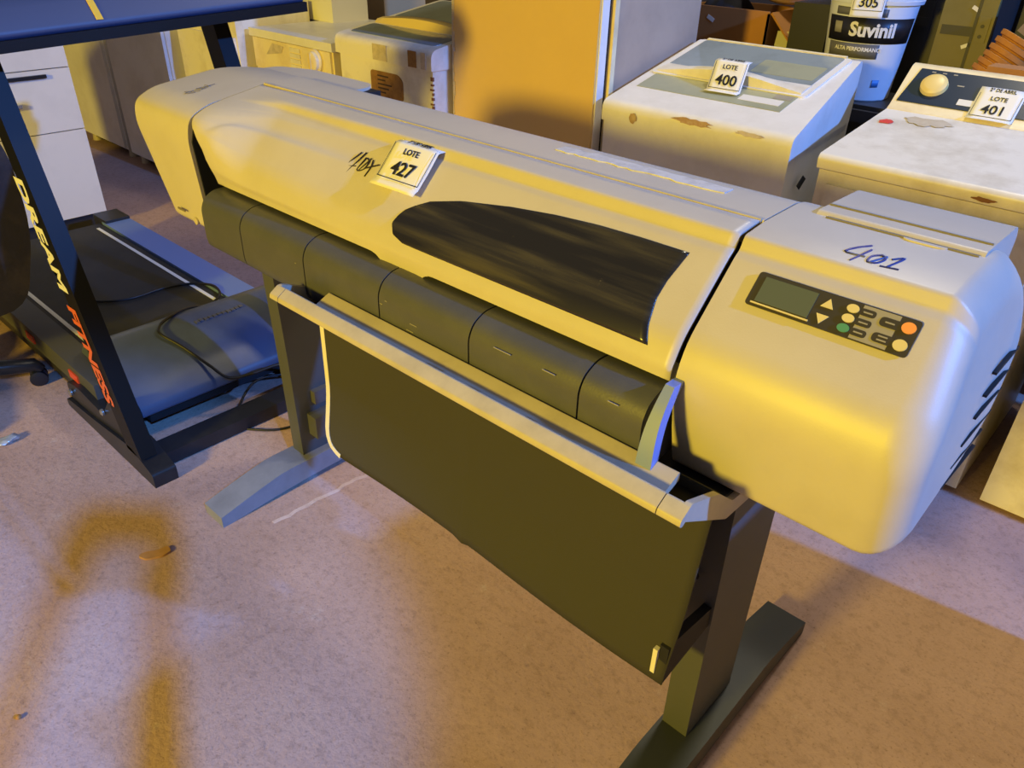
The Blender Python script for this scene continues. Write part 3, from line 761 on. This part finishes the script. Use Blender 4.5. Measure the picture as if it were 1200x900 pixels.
for x, w, m in ((-2.66, .09, 'mask_tape'), (-2.46, .05, 'label_brown'), (-2.395, .03, 'mask_tape')):
    plate('tape_patch', (x, 2.0945, .935), (1, 0, 0), (0, 0, 1), rect(-w/2, w/2, -.03, .03), .001, M[m], wt, lift=.0005)
bm = bmesh.new(); rr = random.Random(9)
for k in range(24):
    z = .45+k*.018; add_box(bm, -2.365-rr.uniform(0, .012), -2.3585, 2.108, 2.116, z, z+rr.uniform(.006, .016))
fin('chipped_edge', bm, M['rust'], W, smooth=0)
# cream cartons far behind
tag(box('cream_carton', (-3.9, -3.68, 2.95, 3.25, .861, 1.0), M['cardboard_pale'], origin=(-3.8, 3.1, .861), bev=.004), 'small cream carton seen between the dryer and the old washer', 'box')

# tall fridge / panel
F = thing('tall_fridge', (-1.98, 2.5, 0), 'tall fridge with tan door and grey side behind the printer', 'fridge')
bx = box('body', (-2.325, -1.633, 2.265, 2.80, .05, 1.72), M['fridge_grey'], F, bev=.008)
box('gasket', (-2.315, -1.648, 2.245, 2.266, .08, 1.70), M['gasket'], F, bev=0)
box('door', (-2.335, -1.645, 2.195, 2.245, .07, 1.72), M['fridge_tan'], F, bev=.012, seg=4)
box('door_edge', (-1.645, -1.6405, 2.205, 2.243, .075, 1.71), M['white_enamel'], F, bev=.001)
box('front_flange', (-1.66, -1.631, 2.262, 2.285, .06, 1.72), M['yellowed_enamel'], F, bev=.002)
bm = bmesh.new(); rr = random.Random(4)
for k in range(50):
    z = .7+k*.018; add_box(bm, -2.336, -2.327+rr.uniform(-.006, .006), 2.193, 2.199, z, z+.016)
fin('worn_edge', bm, M['mask_tape'], F, smooth=0)
for x in (-2.28, -1.69): lathe('foot', [(.02, 0), (.02, .06)], (x, 2.30, 0), M['plinth_dark'], F, seg=12)
lathe('rear_foot', [(.02, 0), (.02, .06)], (-1.98, 2.75, 0), M['plinth_dark'], F, seg=12)

# ------------------------------------------------------------------ washer of lot 400
Q = thing('top_load_washing_machine', (-1.26, 2.5, 0), 'white top-loading washing machine with glass lid carrying tag 400', 'washing machine')
box('body', (-1.595, -.925, 2.20, 2.82, .03, .84), M['white_enamel'], Q, bev=.025, seg=4)
qt = sloped_top(-1.60, -.92, 2.19, 2.80, .842, .905, 1.05, M['white_enamel'], Q)
for o_ in (qt, [c for c in Q.children if c.name.startswith('body')][0]):   # the right side tapers in towards the rear
    off = Q.location
    for vv in o_.data.vertices:
        if vv.co.x+off.x > -1.1: vv.co.x -= .075*max(0, (vv.co.y+off.y-2.25)/.55)
v, f = on_top(2.19, .905, 2.80, 1.05)
u = Vector((1, 0, 0)); nn = u.cross(v)
plate('control_strip', f(-1.30, 2.385), u, v, [(-.262, -.06), (.262, -.06), (.262, .065), (-.262, .065)], .0018, M['film_green'], qt, lift=0)
plate('lid_frame', f(-1.30, 2.60), u, v, rect(-.285, .285, -.165, .168, .02), .006, M['white_enamel'], qt, lift=0)
gl = plate('lid_glass', f(-1.30, 2.615), u, v, rect(-.262, .262, -.135, .145, .015), .002, M['glass_tint'], qt, lift=.006)
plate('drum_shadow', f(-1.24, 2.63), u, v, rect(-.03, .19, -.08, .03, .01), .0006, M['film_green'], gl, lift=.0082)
bm = bmesh.new(); rows = []
for k in range(33):
    x = lerp(-.265, .265, k/32); hgt = .010+.03*max(0, math.cos(x/.265*math.pi/2))**1.2
    rows.append([bm.verts.new(f(-1.30+x, yy)+nn*hh) for yy, hh in ((2.448, 0), (2.452, hgt), (2.475, hgt+.002), (2.52, .008))])
for a, b in zip(rows[:-1], rows[1:]):
    for i in range(3): bm.faces.new([a[i], a[i+1], b[i+1], b[i]])
    bm.faces.new([a[3], a[0], b[0], b[3]])
bm.faces.new(rows[0]); bm.faces.new(rows[-1][::-1])
fin('lid_handle', bm, M['white_dirty'], qt)
plate('lid_bar', f(-1.30, 2.765), u, v, rect(-.262, .262, -.006, .006), .004, M['yellowed_enamel'], qt, lift=.006)
plate('paper_sticker', f(-1.13, 2.378), u, v, rect(-.07, .07, -.02, .02), .0006, M['sticker_white'], qt, lift=.002)
plate('paper_sticker', f(-1.075, 2.42), u, v, rect(-.03, .03, -.016, .016), .0006, M['panel_grey'], qt, lift=.002)
# rubbed sticker remains on the front edge
def blob(o, u, v, w, h, m, parent, name, seed, lift=.0008, th=.0008):
    rr = random.Random(seed); pts = [(w*math.cos(a)*rr.uniform(.65, 1.1), h*math.sin(a)*rr.uniform(.6, 1.1)) for a in [2*math.pi*k/22 for k in range(22)]]
    bm = bmesh.new(); add_plate(bm, o, u, v, pts, th, lift); bmesh.ops.triangulate(bm, faces=[q for q in bm.faces if len(q.verts) > 4]); return fin(name, bm, m, parent, smooth=0)
blob((-1.25, 2.19, .892), (1, 0, 0), (0, .3, 1), .075, .012, M['stain_brown'], qt, 'sticker_residue', 1, lift=-.001, th=.004)
blob((-1.06, 2.19, .890), (1, 0, 0), (0, .3, 1), .05, .007, M['mask_tape'], qt, 'sticker_residue', 2, lift=-.001, th=.004)
blob((-1.47, 2.188, .868), (1, 0, 0), (0, 0, 1), .016, .018, M['stain_brown'], qt, 'sticker_residue', 3)
plate('dark_mark', (-.925, 2.325, .748), (0, 1, 0), (0, 0, 1), [(-.03, -.004), (.004, .022), (.03, .006), (-.004, -.022)], .0012, M['print_black'], Q)
lot_tag('400', f(-1.268, 2.385)+Vector((0, 0, .006)), (1, .06, .0), (-.12, .55, .80), .118, .098, (-.1, 1, .12), (0, -1, -.1), 'paper lot tag 400 standing on the glass washing machine lid')
# ------------------------------------------------------------------ washer of lot 401
Y = thing('dial_washing_machine', (-.52, 2.5, 0), 'cream washing machine with navy dial panel carrying tag 401', 'washing machine')
box('body', (-.832, -.215, 2.205, 2.86, .02, .835), M['white_dirty'], Y, bev=.018, seg=3)
yl = prism('top_lid', fillet([(2.195, .838), (2.19, .868), (2.20, .880), (2.66, .935), (2.66, .838)], [.005, .01, .012, 0, 0], 4), -.838, -.208, 'x', M['white_dirty'], Y, bev=.008)
box('front_panel', (-.80, -.25, 2.192, 2.207, .10, .800), M['white_dirty'], Y, bev=.014, seg=3)
bs = prism('backsplash', fillet([(2.655, .84), (2.655, .935), (2.675, .945), (2.80, 1.05), (2.825, 1.055), (2.87, 1.03), (2.87, .84)], [0, .01, .015, .012, .012, .02, 0], 4), -.838, -.208, 'x', M['yellowed_enamel'], Y, bev=.015, seg=4)
bo = Vector((-.52, 2.737, .997)); bv = Vector((0, .125, .105)).normalized(); bu = Vector((1, 0, 0)); bn = bu.cross(bv)
dp = plate('dial_panel', bo, bu, bv, [(-.305, -.062), (.295, -.062), (.295, .070), (-.285, .070)], .003, M['navy_panel'], bs, lift=0)
lathe('dial', [(.040, 0), (.038, .012), (.030, .018), (.026, .02)], bo+bu*-.222+bv*.008+bn*.003, M['knob_yellow'], dp, axis=tuple(bn))
plate('paper_sticker', bo, bu, bv, rect(-.135, -.085, -.047, -.025), .001, M['sticker_white'], dp, lift=.0032)
bm = bmesh.new()
for x, y, w in ((-.25, .058, .012), (-.218, .058, .012), (-.186, .058, .012), (-.16, .02, .02), (-.075, .01, .02), (.02, -.01, .05)): plate('panel_mark', bo, bu, bv, rect(x, x+w, y, y+.004), .0006, M['panel_grey'], dp, lift=.0032)
bm.free()
def on_lid(x, y): return Vector((x, y, .880+(y-2.20)*.0553/.46*1.0))
lv_ = Vector((0, .46, .055)).normalized()
blob(on_lid(-.79, 2.535)+Vector((0, 0, .001)), bu, lv_, .022, .022, M['red_mark'], yl, 'red_mark', 12)
blob(on_lid(-.69, 2.59)+Vector((0, 0, .001)), bu, lv_, .07, .04, M['stain_soft'], yl, 'brown_stain', 15, th=.0003)
blob((-.40, 2.188, .853), (1, 0, 0), (0, 0, 1), .03, .006, M['rust'], yl, 'rust_spot', 17, lift=.002)
lot_tag('401', Vector((-.55, 2.672, .948)), bu, Vector((0, .6, .55)), .125, .088, (0, .75, .6), (0, -1, -.05), 'paper lot tag 401 leaning on the navy dial panel')
# cream appliance at the right edge
Z = thing('cream_appliance', (.2, 2.5, 0), 'cream appliance cut off at the right edge, only a lower corner showing', 'appliance')
box('body', (-.150, .50, 2.215, 2.82, .012, .92), M['white_dirty'], Z, bev=.03, seg=4)
bm = bmesh.new(); add_box(bm, -.10, .46, 2.25, 2.79, 0, .02); fin('base', bm, M['plinth_dark'], Z)

# ------------------------------------------------------------------ bench with odds and ends behind
B_ = thing('work_bench', (-.6, 3.35, 0), 'dark low bench behind the washing machines holding bucket, boxes and computers', 'bench')
box('bench_top', (-4.1, 1.3, 2.93, 3.85, .82, .86), M['bench_black'], B_, bev=.004)
box('bench_front', (-4.05, 1.25, 2.97, 3.0, .05, .82), M['bench_black'], B_, bev=.004)
for x in (-4.05, 1.2):
    for y in (3.0, 3.78): box('leg', (x, x+.06, y, y+.06, 0, .82), M['bench_black'], B_)
# paint bucket
tag(box('flat_carton', (-1.26, -.93, 2.95, 3.27, .86, .875), M['case_dark'], origin=(-1.09, 3.11, .86), bev=.004), 'flat dark box under the white paint bucket', 'box')
bc = Vector((-1.115, 3.11, .875))
U = thing('paint_bucket', bc, 'white plastic paint bucket with black label and tag 305', 'bucket')
lathe('pail', [(.118, 0), (.122, .004), (.150, .335), (.150, .34), (.14, .345)], bc, M['bucket_white'], U, seg=48)
def band(z0, z1, a0, a1, m, nm, off=.0012):
    bm = bmesh.new(); R = []
    for k in range(25):
        a = lerp(a0, a1, k/24); R.append([bm.verts.new(bc+Vector((math.cos(a)*r, math.sin(a)*r, z))) for z, r in ((z0, .122+.028*z0/.335+off), (z1, .122+.028*z1/.335+off))])
    for a, b in zip(R[:-1], R[1:]): bm.faces.new([a[0], b[0], b[1], a[1]])
    o = fin(nm, bm, m, U); o.modifiers.new('thickness', 'SOLIDIFY').thickness = .0008; return o
fa = math.atan2(-bc.y, -bc.x)   # side facing the aisle
lb = band(.195, .275, fa-1.15, fa+1.25, M['bucket_label'], 'label_band')
band(.145, .192, fa-1.0, fa+.35, M['bucket_grey'], 'label_strip')
band(.28, .305, fa-.9, fa+.35, M['bucket_grey'], 'label_strip')
band(.05, .075, fa+.42, fa+.62, M['bucket_blue'], 'label_square')
def wrap_text(s, size, zc, ac, m, nm, parent, off=.0028, **kw):
    me = text_mesh(s, size, **kw)
    for vv in me.vertices:
        x, y, z = vv.co; zz = zc+y; r = .122+.028*zz/.335+off+z; a = ac+x/r
        vv.co = bc+Vector((math.cos(a)*r, math.sin(a)*r, zz))
    return link(nm, me, m, parent)
wrap_text('Suvinil', .062, .236, fa+.10, M['sticker_white'], 'brand_lettering', lb, bold=.0022)
wrap_text('ALTA PERFORMANCE', .0175, .174, fa-.16, M['sticker_white'], 'label_lettering', lb, bold=.0006)
band(.222, .258, fa-.88, fa-.66, M['panel_grey'], 'label_square', off=.003)
bm = bmesh.new(); add_lathe(bm, [(.150, .318), (.160, .318), (.162, .33), (.156, .335), (.156, .35), (.163, .352), (.163, .365), (.15, .37), (.10, .365)], bc); fin('lid', bm, M['bucket_white'], U)
ob = bc+Vector((math.cos(fa-.12)*.170, math.sin(fa-.12)*.170, .295)); ou = Vector((-math.sin(fa), math.cos(fa), 0)); 
lot_tag('305', ob, ou, Vector((0, .05, 1)), .105, .085, (-math.cos(fa), -math.sin(fa), .15), (0, 0, -1), 'paper lot tag 305 hanging on the paint bucket rim')
# cardboard box with clothes and plastic
X_ = thing('cardboard_box', (-1.78, 3.4, .86), 'open brown cardboard box with two white tape bits behind tag 400', 'box')
bm = bmesh.new()
x0, x1, y0, y1 = -2.0, -1.575, 3.25, 3.62
add_box(bm, x0, x1, y0, y0+.008, .86, 1.108); add_box(bm, x0, x1, y1-.008, y1, .86, 1.10); add_box(bm, x0, x0+.008, y0, y1, .86, 1.10); add_box(bm, x1-.008, x1, y0, y1, .86, 1.10); add_box(bm, x0, x1, y0, y1, .86, .868)
fin('carton', bm, M['cardboard'], X_, smooth=0)
prism('flap', [(x1, 1.10), (x1+.10, 1.00), (x1+.106, 1.004), (x1+.006, 1.106)], y0+.01, y1-.01, 'y', M['cardboard'], X_)
plate('white_tape', (-1.935, 3.2495, 1.035), (1, 0, 0), (0, 0, 1), rect(-.006, .006, -.02, .02), .001, M['sticker_white'], X_)
plate('white_tape', (-1.84, 3.2495, 1.06), (1, 0, -.5), (.5, 0, 1), rect(-.018, .018, -.008, .008), .001, M['sticker_white'], X_)
plate('white_label', (-1.505, 3.28, 1.0), (1, .2, 0), (0, .2, 1), rect(-.035, .045, -.04, .04), .001, M['panel_grey'], X_)
def lump(name, c, r, m, seed, label, cat, sub=4, amp=.3):
    bm = bmesh.new(); bmesh.ops.create_icosphere(bm, subdivisions=sub, radius=1)
    rr = random.Random(seed); ks = [(Vector((rr.uniform(-1, 1), rr.uniform(-1, 1), rr.uniform(-1, 1)))*rr.uniform(2, 7), rr.uniform(0, 6)) for _ in range(9)]
    for vv in bm.verts:
        q = vv.co.normalized(); d = 1+amp*sum(math.sin(k.dot(q)+p) for k, p in ks)/9*1.6
        vv.co = Vector((q.x*r[0]*d, q.y*r[1]*d, q.z*r[2]*d))+Vector(c)
    return tag(fin(name, bm, m, None, c, smooth=60), label, cat)
lump('black_garment', (-1.87, 3.44, 1.06), (.10, .13, .10), M['black_cloth'], 3, 'crumpled dark garment stuffed in the cardboard box', 'clothing')
lump('plastic_bag', (-1.60, 3.46, 1.19), (.145, .15, .075), M['plastic_bag'], 8, 'crumpled pinkish plastic bag on top of the cardboard box', 'bag')
tag(box('dark_case', (-1.445, -1.295, 3.18, 3.6, .86, 1.16), M['case_dark'], origin=(-1.33, 3.38, .86), bev=.01), 'dark case standing between cardboard box and paint bucket', 'case')
# computers
def tower(x0, x1, y0, y1, h, m, label):
    t = thing('computer_tower', ((x0+x1)/2, (y0+y1)/2, .86), label, 'computer', 'computer towers behind the dial washer')
    box('case', (x0, x1, y0, y1, .86, .86+h), M['case_dark'], t, bev=.004)
    fp = box('front_bezel', (x0, x1, y0-.02, y0+.002, .862, .86+h), M[m], t, bev=.008)
    w = x1-x0
    box('drive_slot', (x0+.012, x1-.055, y0-.0235, y0-.018, 1.105, 1.135), M['case_slot'], fp, bev=.002)
    box('port_panel', (x1-.045, x1-.01, y0-.0235, y0-.018, 1.09, 1.17), M[m], fp, bev=.003)
    for z in (1.108, 1.14): lathe('port', [(.006, 0), (.006, .004)], (x1-.03, y0-.022, z), M['case_slot'], fp, axis=(0, -1, 0), seg=10)
    bm = bmesh.new(); add_box(bm, x1-.060, x1-.050, y0-.022, y0-.018, .90, 1.25); fin('bezel_groove', bm, M['case_slot'], fp, smooth=0)
    return t, fp
t1, fp1 = tower(-.905, -.735, 3.20, 3.62, .40, 'case_olive', 'olive computer tower with two white stickers behind the dial washer')
for px, pz, an in ((-.80, 1.19, -.5), (-.80, 1.075, .5)):
    plate('white_sticker', (px, 3.1795, pz), (1, 0, an), (-an, 0, 1), rect(-.014, .014, -.006, .006), .001, M['sticker_white'], fp1, lift=.0005)
tower(-1.08, -.93, 3.36, 3.72, .40, 'case_slot', 'dim computer tower half hidden behind the paint bucket')
tag(box('black_monitor', (-.72, -.30, 3.45, 3.55, .86, 1.35), M['case_dark'], origin=(-.5, 3.5, .86), bev=.01), 'black flat panel standing behind the olive computer tower', 'monitor')
# stacked pots, the stack leaning back
base = Vector((-.70, 3.10, .95)); axd = Vector((.40, .22, .89)).normalized()
for k in range(8):
    c = base+axd*(.024*k); bm = bmesh.new()
    add_lathe(bm, [(.045, -.07), (.062, 0), (.070, .002), (.072, .016), (.066, .018), (.060, .014), (.046, -.06)], c+axd*.0, axd, 28, close=False)
    tag(fin('plant_pot', bm, M['pot_clay'], None, c, smooth=40), 'clay-coloured pot in the leaning nested stack at upper right', 'pot', 'nested stack of clay-coloured pots')
gb = base+axd*.252+Vector((.02, 0, 0))
tag(box('grey_block', (gb.x-.045, gb.x+.055, gb.y-.03, gb.y+.03, gb.z-.06, gb.z+.05), M['grey_block'], origin=tuple(gb), bev=.012, seg=3, rot=(gb, 'Y', .5)), 'grey block stuck in the mouth of the leaning pot stack', 'block')
tag(box('small_carton', (-.655, -.40, 2.93, 3.02, .86, 1.055), M['cardboard'], origin=(-.53, 2.98, .86), bev=.003), 'small brown carton beneath the leaning pot stack', 'box')

# ------------------------------------------------------------------ floor litter
bm = bmesh.new(); add_prism(bm, fillet([(-1.667, .425), (-1.640, .435), (-1.622, .470), (-1.624, .495), (-1.648, .497), (-1.652, .468), (-1.668, .445)], .008), .001, .007, 'z'); bevel(bm, .002)
tag(fin('wood_chip', bm, M['wood_scrap'], None, (-1.645, .46, .001)), 'flat brown chip lying on the shadowed floor in front', 'scrap')
lump('crumpled_wrapper', (-2.435, .372, .010), (.022, .030, .010), M['foil'], 5, 'crumpled silvery wrapper on the floor at the left edge', 'litter', 3, .5)
lump('pebble', (-1.393, .049, .004), (.006, .006, .004), M['wood_scrap'], 6, 'tiny pale pebble on the floor at the lower left', 'pebble', 2, .2)
lump('floor_pebble', (-.166, 1.03, .004), (.006, .008, .004), M['rust'], 16, 'tiny dark pebble on the floor right of the black foot', 'pebble', 2, .2)
bm = bmesh.new(); rr = random.Random(11); pts = [(lerp(-1.535, -1.52, k/14)+rr.uniform(-.006, .006), lerp(.74, 1.06, k/14)) for k in range(15)]
add_prism(bm, [(x-.006, y) for x, y in pts]+[(x+.006, y) for x, y in pts[::-1]], -.002, .0008, 'z'); bmesh.ops.triangulate(bm, faces=[q for q in bm.faces if len(q.verts) > 4])
struct(fin('trim_1', bm, M['floor_crack'], smooth=0))

# ------------------------------------------------------------------ just outside the frame
FZ = thing('unseen_shade_box', (.85, 1.3, 0), 'unseen white freezer-like box added right of the picture to shade the printer side', 'light blocker')  # unseen box, added to block cool light from the housing side and floor
box('body', (.50, 1.15, .80, 1.80, .05, 1.06), M['white_enamel'], FZ, bev=.02, seg=3)
box('lid', (.49, 1.16, .79, 1.81, 1.065, 1.14), M['white_enamel'], FZ, bev=.02, seg=3)
box('handle', (.475, .495, 1.2, 1.4, 1.08, 1.10), M['rail_beige'], FZ, bev=.005)
for x in (.56, 1.09):
    for y in (.86, 1.74): lathe('foot', [(.025, 0), (.025, .06)], (x, y, 0), M['plinth_dark'], FZ, seg=12)

# photographer behind the camera, holding up a phone
fw = Vector((-.63, .777, 0)); rt = Vector((.777, .63, 0)); B0 = Vector((.36, -.46, 0))
def bp(r, f, z): return B0+rt*r+fw*f+Vector((0, 0, z))
def skin(name, verts, edges, rad, m, parent, sub=2, root=0):
    me = bpy.data.meshes.new(name); me.from_pydata([tuple(v) for v in verts], edges, []); me.update()
    o = bpy.data.objects.new(name, me); COL.objects.link(o)
    o.modifiers.new('skin', 'SKIN')
    for k, r in enumerate(rad):
        q = me.skin_vertices[0].data[k]; q.radius = (r, r) if not isinstance(r, tuple) else r; q.use_root = k == root
    sb = o.modifiers.new('sub', 'SUBSURF'); sb.levels = sub; sb.render_levels = sub
    dg = bpy.context.evaluated_depsgraph_get(); dg.update()
    nm = bpy.data.meshes.new_from_object(o.evaluated_get(dg)); bpy.data.objects.remove(o)
    for p in nm.polygons: p.use_smooth = True
    return link(name, nm, m, parent)
PP = thing('person', B0, 'person in dark shirt standing behind the camera holding up a phone', 'person')
V = [bp(0, 0, .98), bp(0, .01, 1.12), bp(0, .0, 1.28), bp(0, .02, 1.42), bp(0, .04, 1.50), bp(0, .07, 1.57), bp(0, .085, 1.65), bp(0, .075, 1.72)]
Ed = [(0, 1), (1, 2), (2, 3), (3, 4), (4, 5), (5, 6), (6, 7)]; Rd = [(.15, .11), (.135, .10), (.155, .11), (.13, .09), .052, .065, .082, .06]
shirtV, shirtE, shirtR = [bp(0, 0, .92), bp(0, .01, 1.12), bp(0, 0, 1.28), bp(0, .02, 1.41), bp(0, .035, 1.46)], [(0, 1), (1, 2), (2, 3), (3, 4)], [(.165, .125), (.15, .115), (.17, .125), (.145, .105), (.075, .07)]
trV, trE, trR = [bp(0, 0, .97)], [], [(.16, .12)]
for sd in (-1, 1):
    n0 = len(V)
    V += [bp(sd*.19, .01, 1.40), bp(sd*.13, .26, 1.19), bp(sd*.082, .47, 1.39), bp(sd*.072, .535, 1.44)]
    Ed += [(3, n0), (n0, n0+1), (n0+1, n0+2), (n0+2, n0+3)]; Rd += [.058, .042, .030, (.030, .022)]
    for q in range(4):   # fingers curl around the phone edge
        z = 1.405+.022*q; a = len(V); L_ = (.9, 1.05, 1.0, .8)[q]
        V += [bp(sd*.078, .548, z), bp(sd*.080, .548+.022*L_, z+.006), bp(sd*.060, .548+.030*L_, z+.008)]
        Ed += [(n0+3, a), (a, a+1), (a+1, a+2)]; Rd += [.009, .009, .008]
    a = len(V); V += [bp(sd*.055, .535, 1.42), bp(sd*.040, .545, 1.44)]; Ed += [(n0+2, a), (a, a+1)]; Rd += [.011, .009]
    h = len(V); V += [bp(sd*.10, 0, .90), bp(sd*.11, .02, .50), bp(sd*.115, -.02, .09), bp(sd*.125, .14, .04)]
    Ed += [(0, h), (h, h+1), (h+1, h+2), (h+2, h+3)]; Rd += [.088, .056, .038, .034]
    k = len(shirtV); shirtV += [bp(sd*.19, .01, 1.395), bp(sd*.16, .16, 1.27)]; shirtE += [(3, k), (k, k+1)]; shirtR += [.075, .060]
    k = len(trV); trV += [bp(sd*.10, 0, .88), bp(sd*.11, .02, .50), bp(sd*.115, -.015, .13)]; trE += [(0, k), (k, k+1), (k+1, k+2)]; trR += [.102, .075, .06]
body = skin('body', V, Ed, Rd, M['skin'], PP)
skin('shirt', shirtV, shirtE, shirtR, M['shirt_blue'], PP); skin('trousers', trV, trE, trR, M['trousers_dark'], PP)
skin('hair', [bp(0, .06, 1.70), bp(0, .05, 1.76), bp(0, .10, 1.775)], [(0, 1), (1, 2)], [.085, .075, .05], M['hair_dark'], PP)
skin('nose', [bp(0, .150, 1.665), bp(0, .178, 1.645)], [(0, 1)], [.010, .013], M['skin'], PP)
skin('mouth', [bp(-.022, .146, 1.612), bp(0, .153, 1.612), bp(.022, .146, 1.612)], [(0, 1), (1, 2)], [.005, .007, .005], M['plastic_bag'], PP)
for sd in (-1, 1):
    skin('ear', [bp(sd*.078, .075, 1.68), bp(sd*.083, .065, 1.65)], [(0, 1)], [.014, .011], M['skin'], PP)
    lathe('eye', [(.002, .0), (.010, .003), (.010, .008), (.003, .012)], bp(sd*.032, .140, 1.682), M['sticker_white'], PP, axis=tuple(fw), seg=12)
    skin('shoe', [bp(sd*.115, -.06, .045), bp(sd*.12, .06, .04), bp(sd*.13, .17, .035)], [(0, 1), (1, 2)], [.042, .044, .036], M['shoe_black'], PP)
ph = bpy.data.meshes.new('phone'); bm = bmesh.new(); add_box(bm, -.073, .073, -.004, .004, -.036, .036); bevel(bm, .003, 2); bm.to_mesh(ph); bm.free()
pho = link('phone', ph, M['phone_black']); vd = Vector((-.5688, .6303, -.5283))
pho.matrix_world = Matrix.Translation(Vector((0, 0, 1.45))-vd*.03) @ vd.to_track_quat('Y', 'Z').to_matrix().to_4x4()
tag(pho, 'black phone held up sideways in both hands behind the camera', 'phone')

# ------------------------------------------------------------------ lights
def aim(o, at):
    o.rotation_euler = (Vector(at)-o.location).to_track_quat('-Z', 'Y').to_euler()
def lamp(name, kind, loc, at, col, power, size):
    l = bpy.data.lights.new(name, kind); l.energy = power; l.color = col
    if kind == 'AREA': l.shape = 'DISK'; l.size = size
    else: l.shadow_soft_size = size
    o = bpy.data.objects.new(name, l); COL.objects.link(o); o.location = loc; aim(o, at); return o
lamp('cool_flood_light', 'AREA', (4.6, 2.3, 3.75), (-1.6, .9, .4), (.08, .28, 1.0), 500, .12)
lamp('warm_lamp', 'AREA', (-1.1, -5.0, 2.5), (-1.2, 1.2, .9), (1, .73, .045), 390, .7)
lamp('ceiling_tube', 'AREA', (-.6, 3.2, 3.8), (-1.0, 1.6, 0), (1, .90, .68), 44, .5)
sp = lamp('cool_spot', 'SPOT', (3.0, -.82, 3.87), (-1.5, .18, 0), (.06, .30, 1.0), 1900, .08)
sp.data.spot_size = math.radians(15.5); sp.data.spot_blend = .4
w = bpy.data.worlds.new('world'); S.world = w; w.use_nodes = True
w.node_tree.nodes['Background'].inputs[0].default_value = (.95, .90, .95, 1)
w.node_tree.nodes['Background'].inputs[1].default_value = .13

# ------------------------------------------------------------------ camera
cam = bpy.data.cameras.new('camera'); cam.sensor_width = 36; cam.lens = 27; cam.clip_start = .05
co = bpy.data.objects.new('camera', cam); COL.objects.link(co)
R = ((.73259426, .68028127, .02287028), (.37380888, -.37402044, -.84874945), (-.5688344, .63033809, -.52830041))
co.matrix_world = Matrix(((R[0][0], -R[1][0], -R[2][0], 0), (R[0][1], -R[1][1], -R[2][1], 0), (R[0][2], -R[1][2], -R[2][2], 1.45), (0, 0, 0, 1)))
S.camera = co
S.view_settings.view_transform = 'Standard'; S.view_settings.look = 'None'; S.view_settings.exposure = .1; S.view_settings.gamma = 1
S.view_settings.use_curve_mapping = False
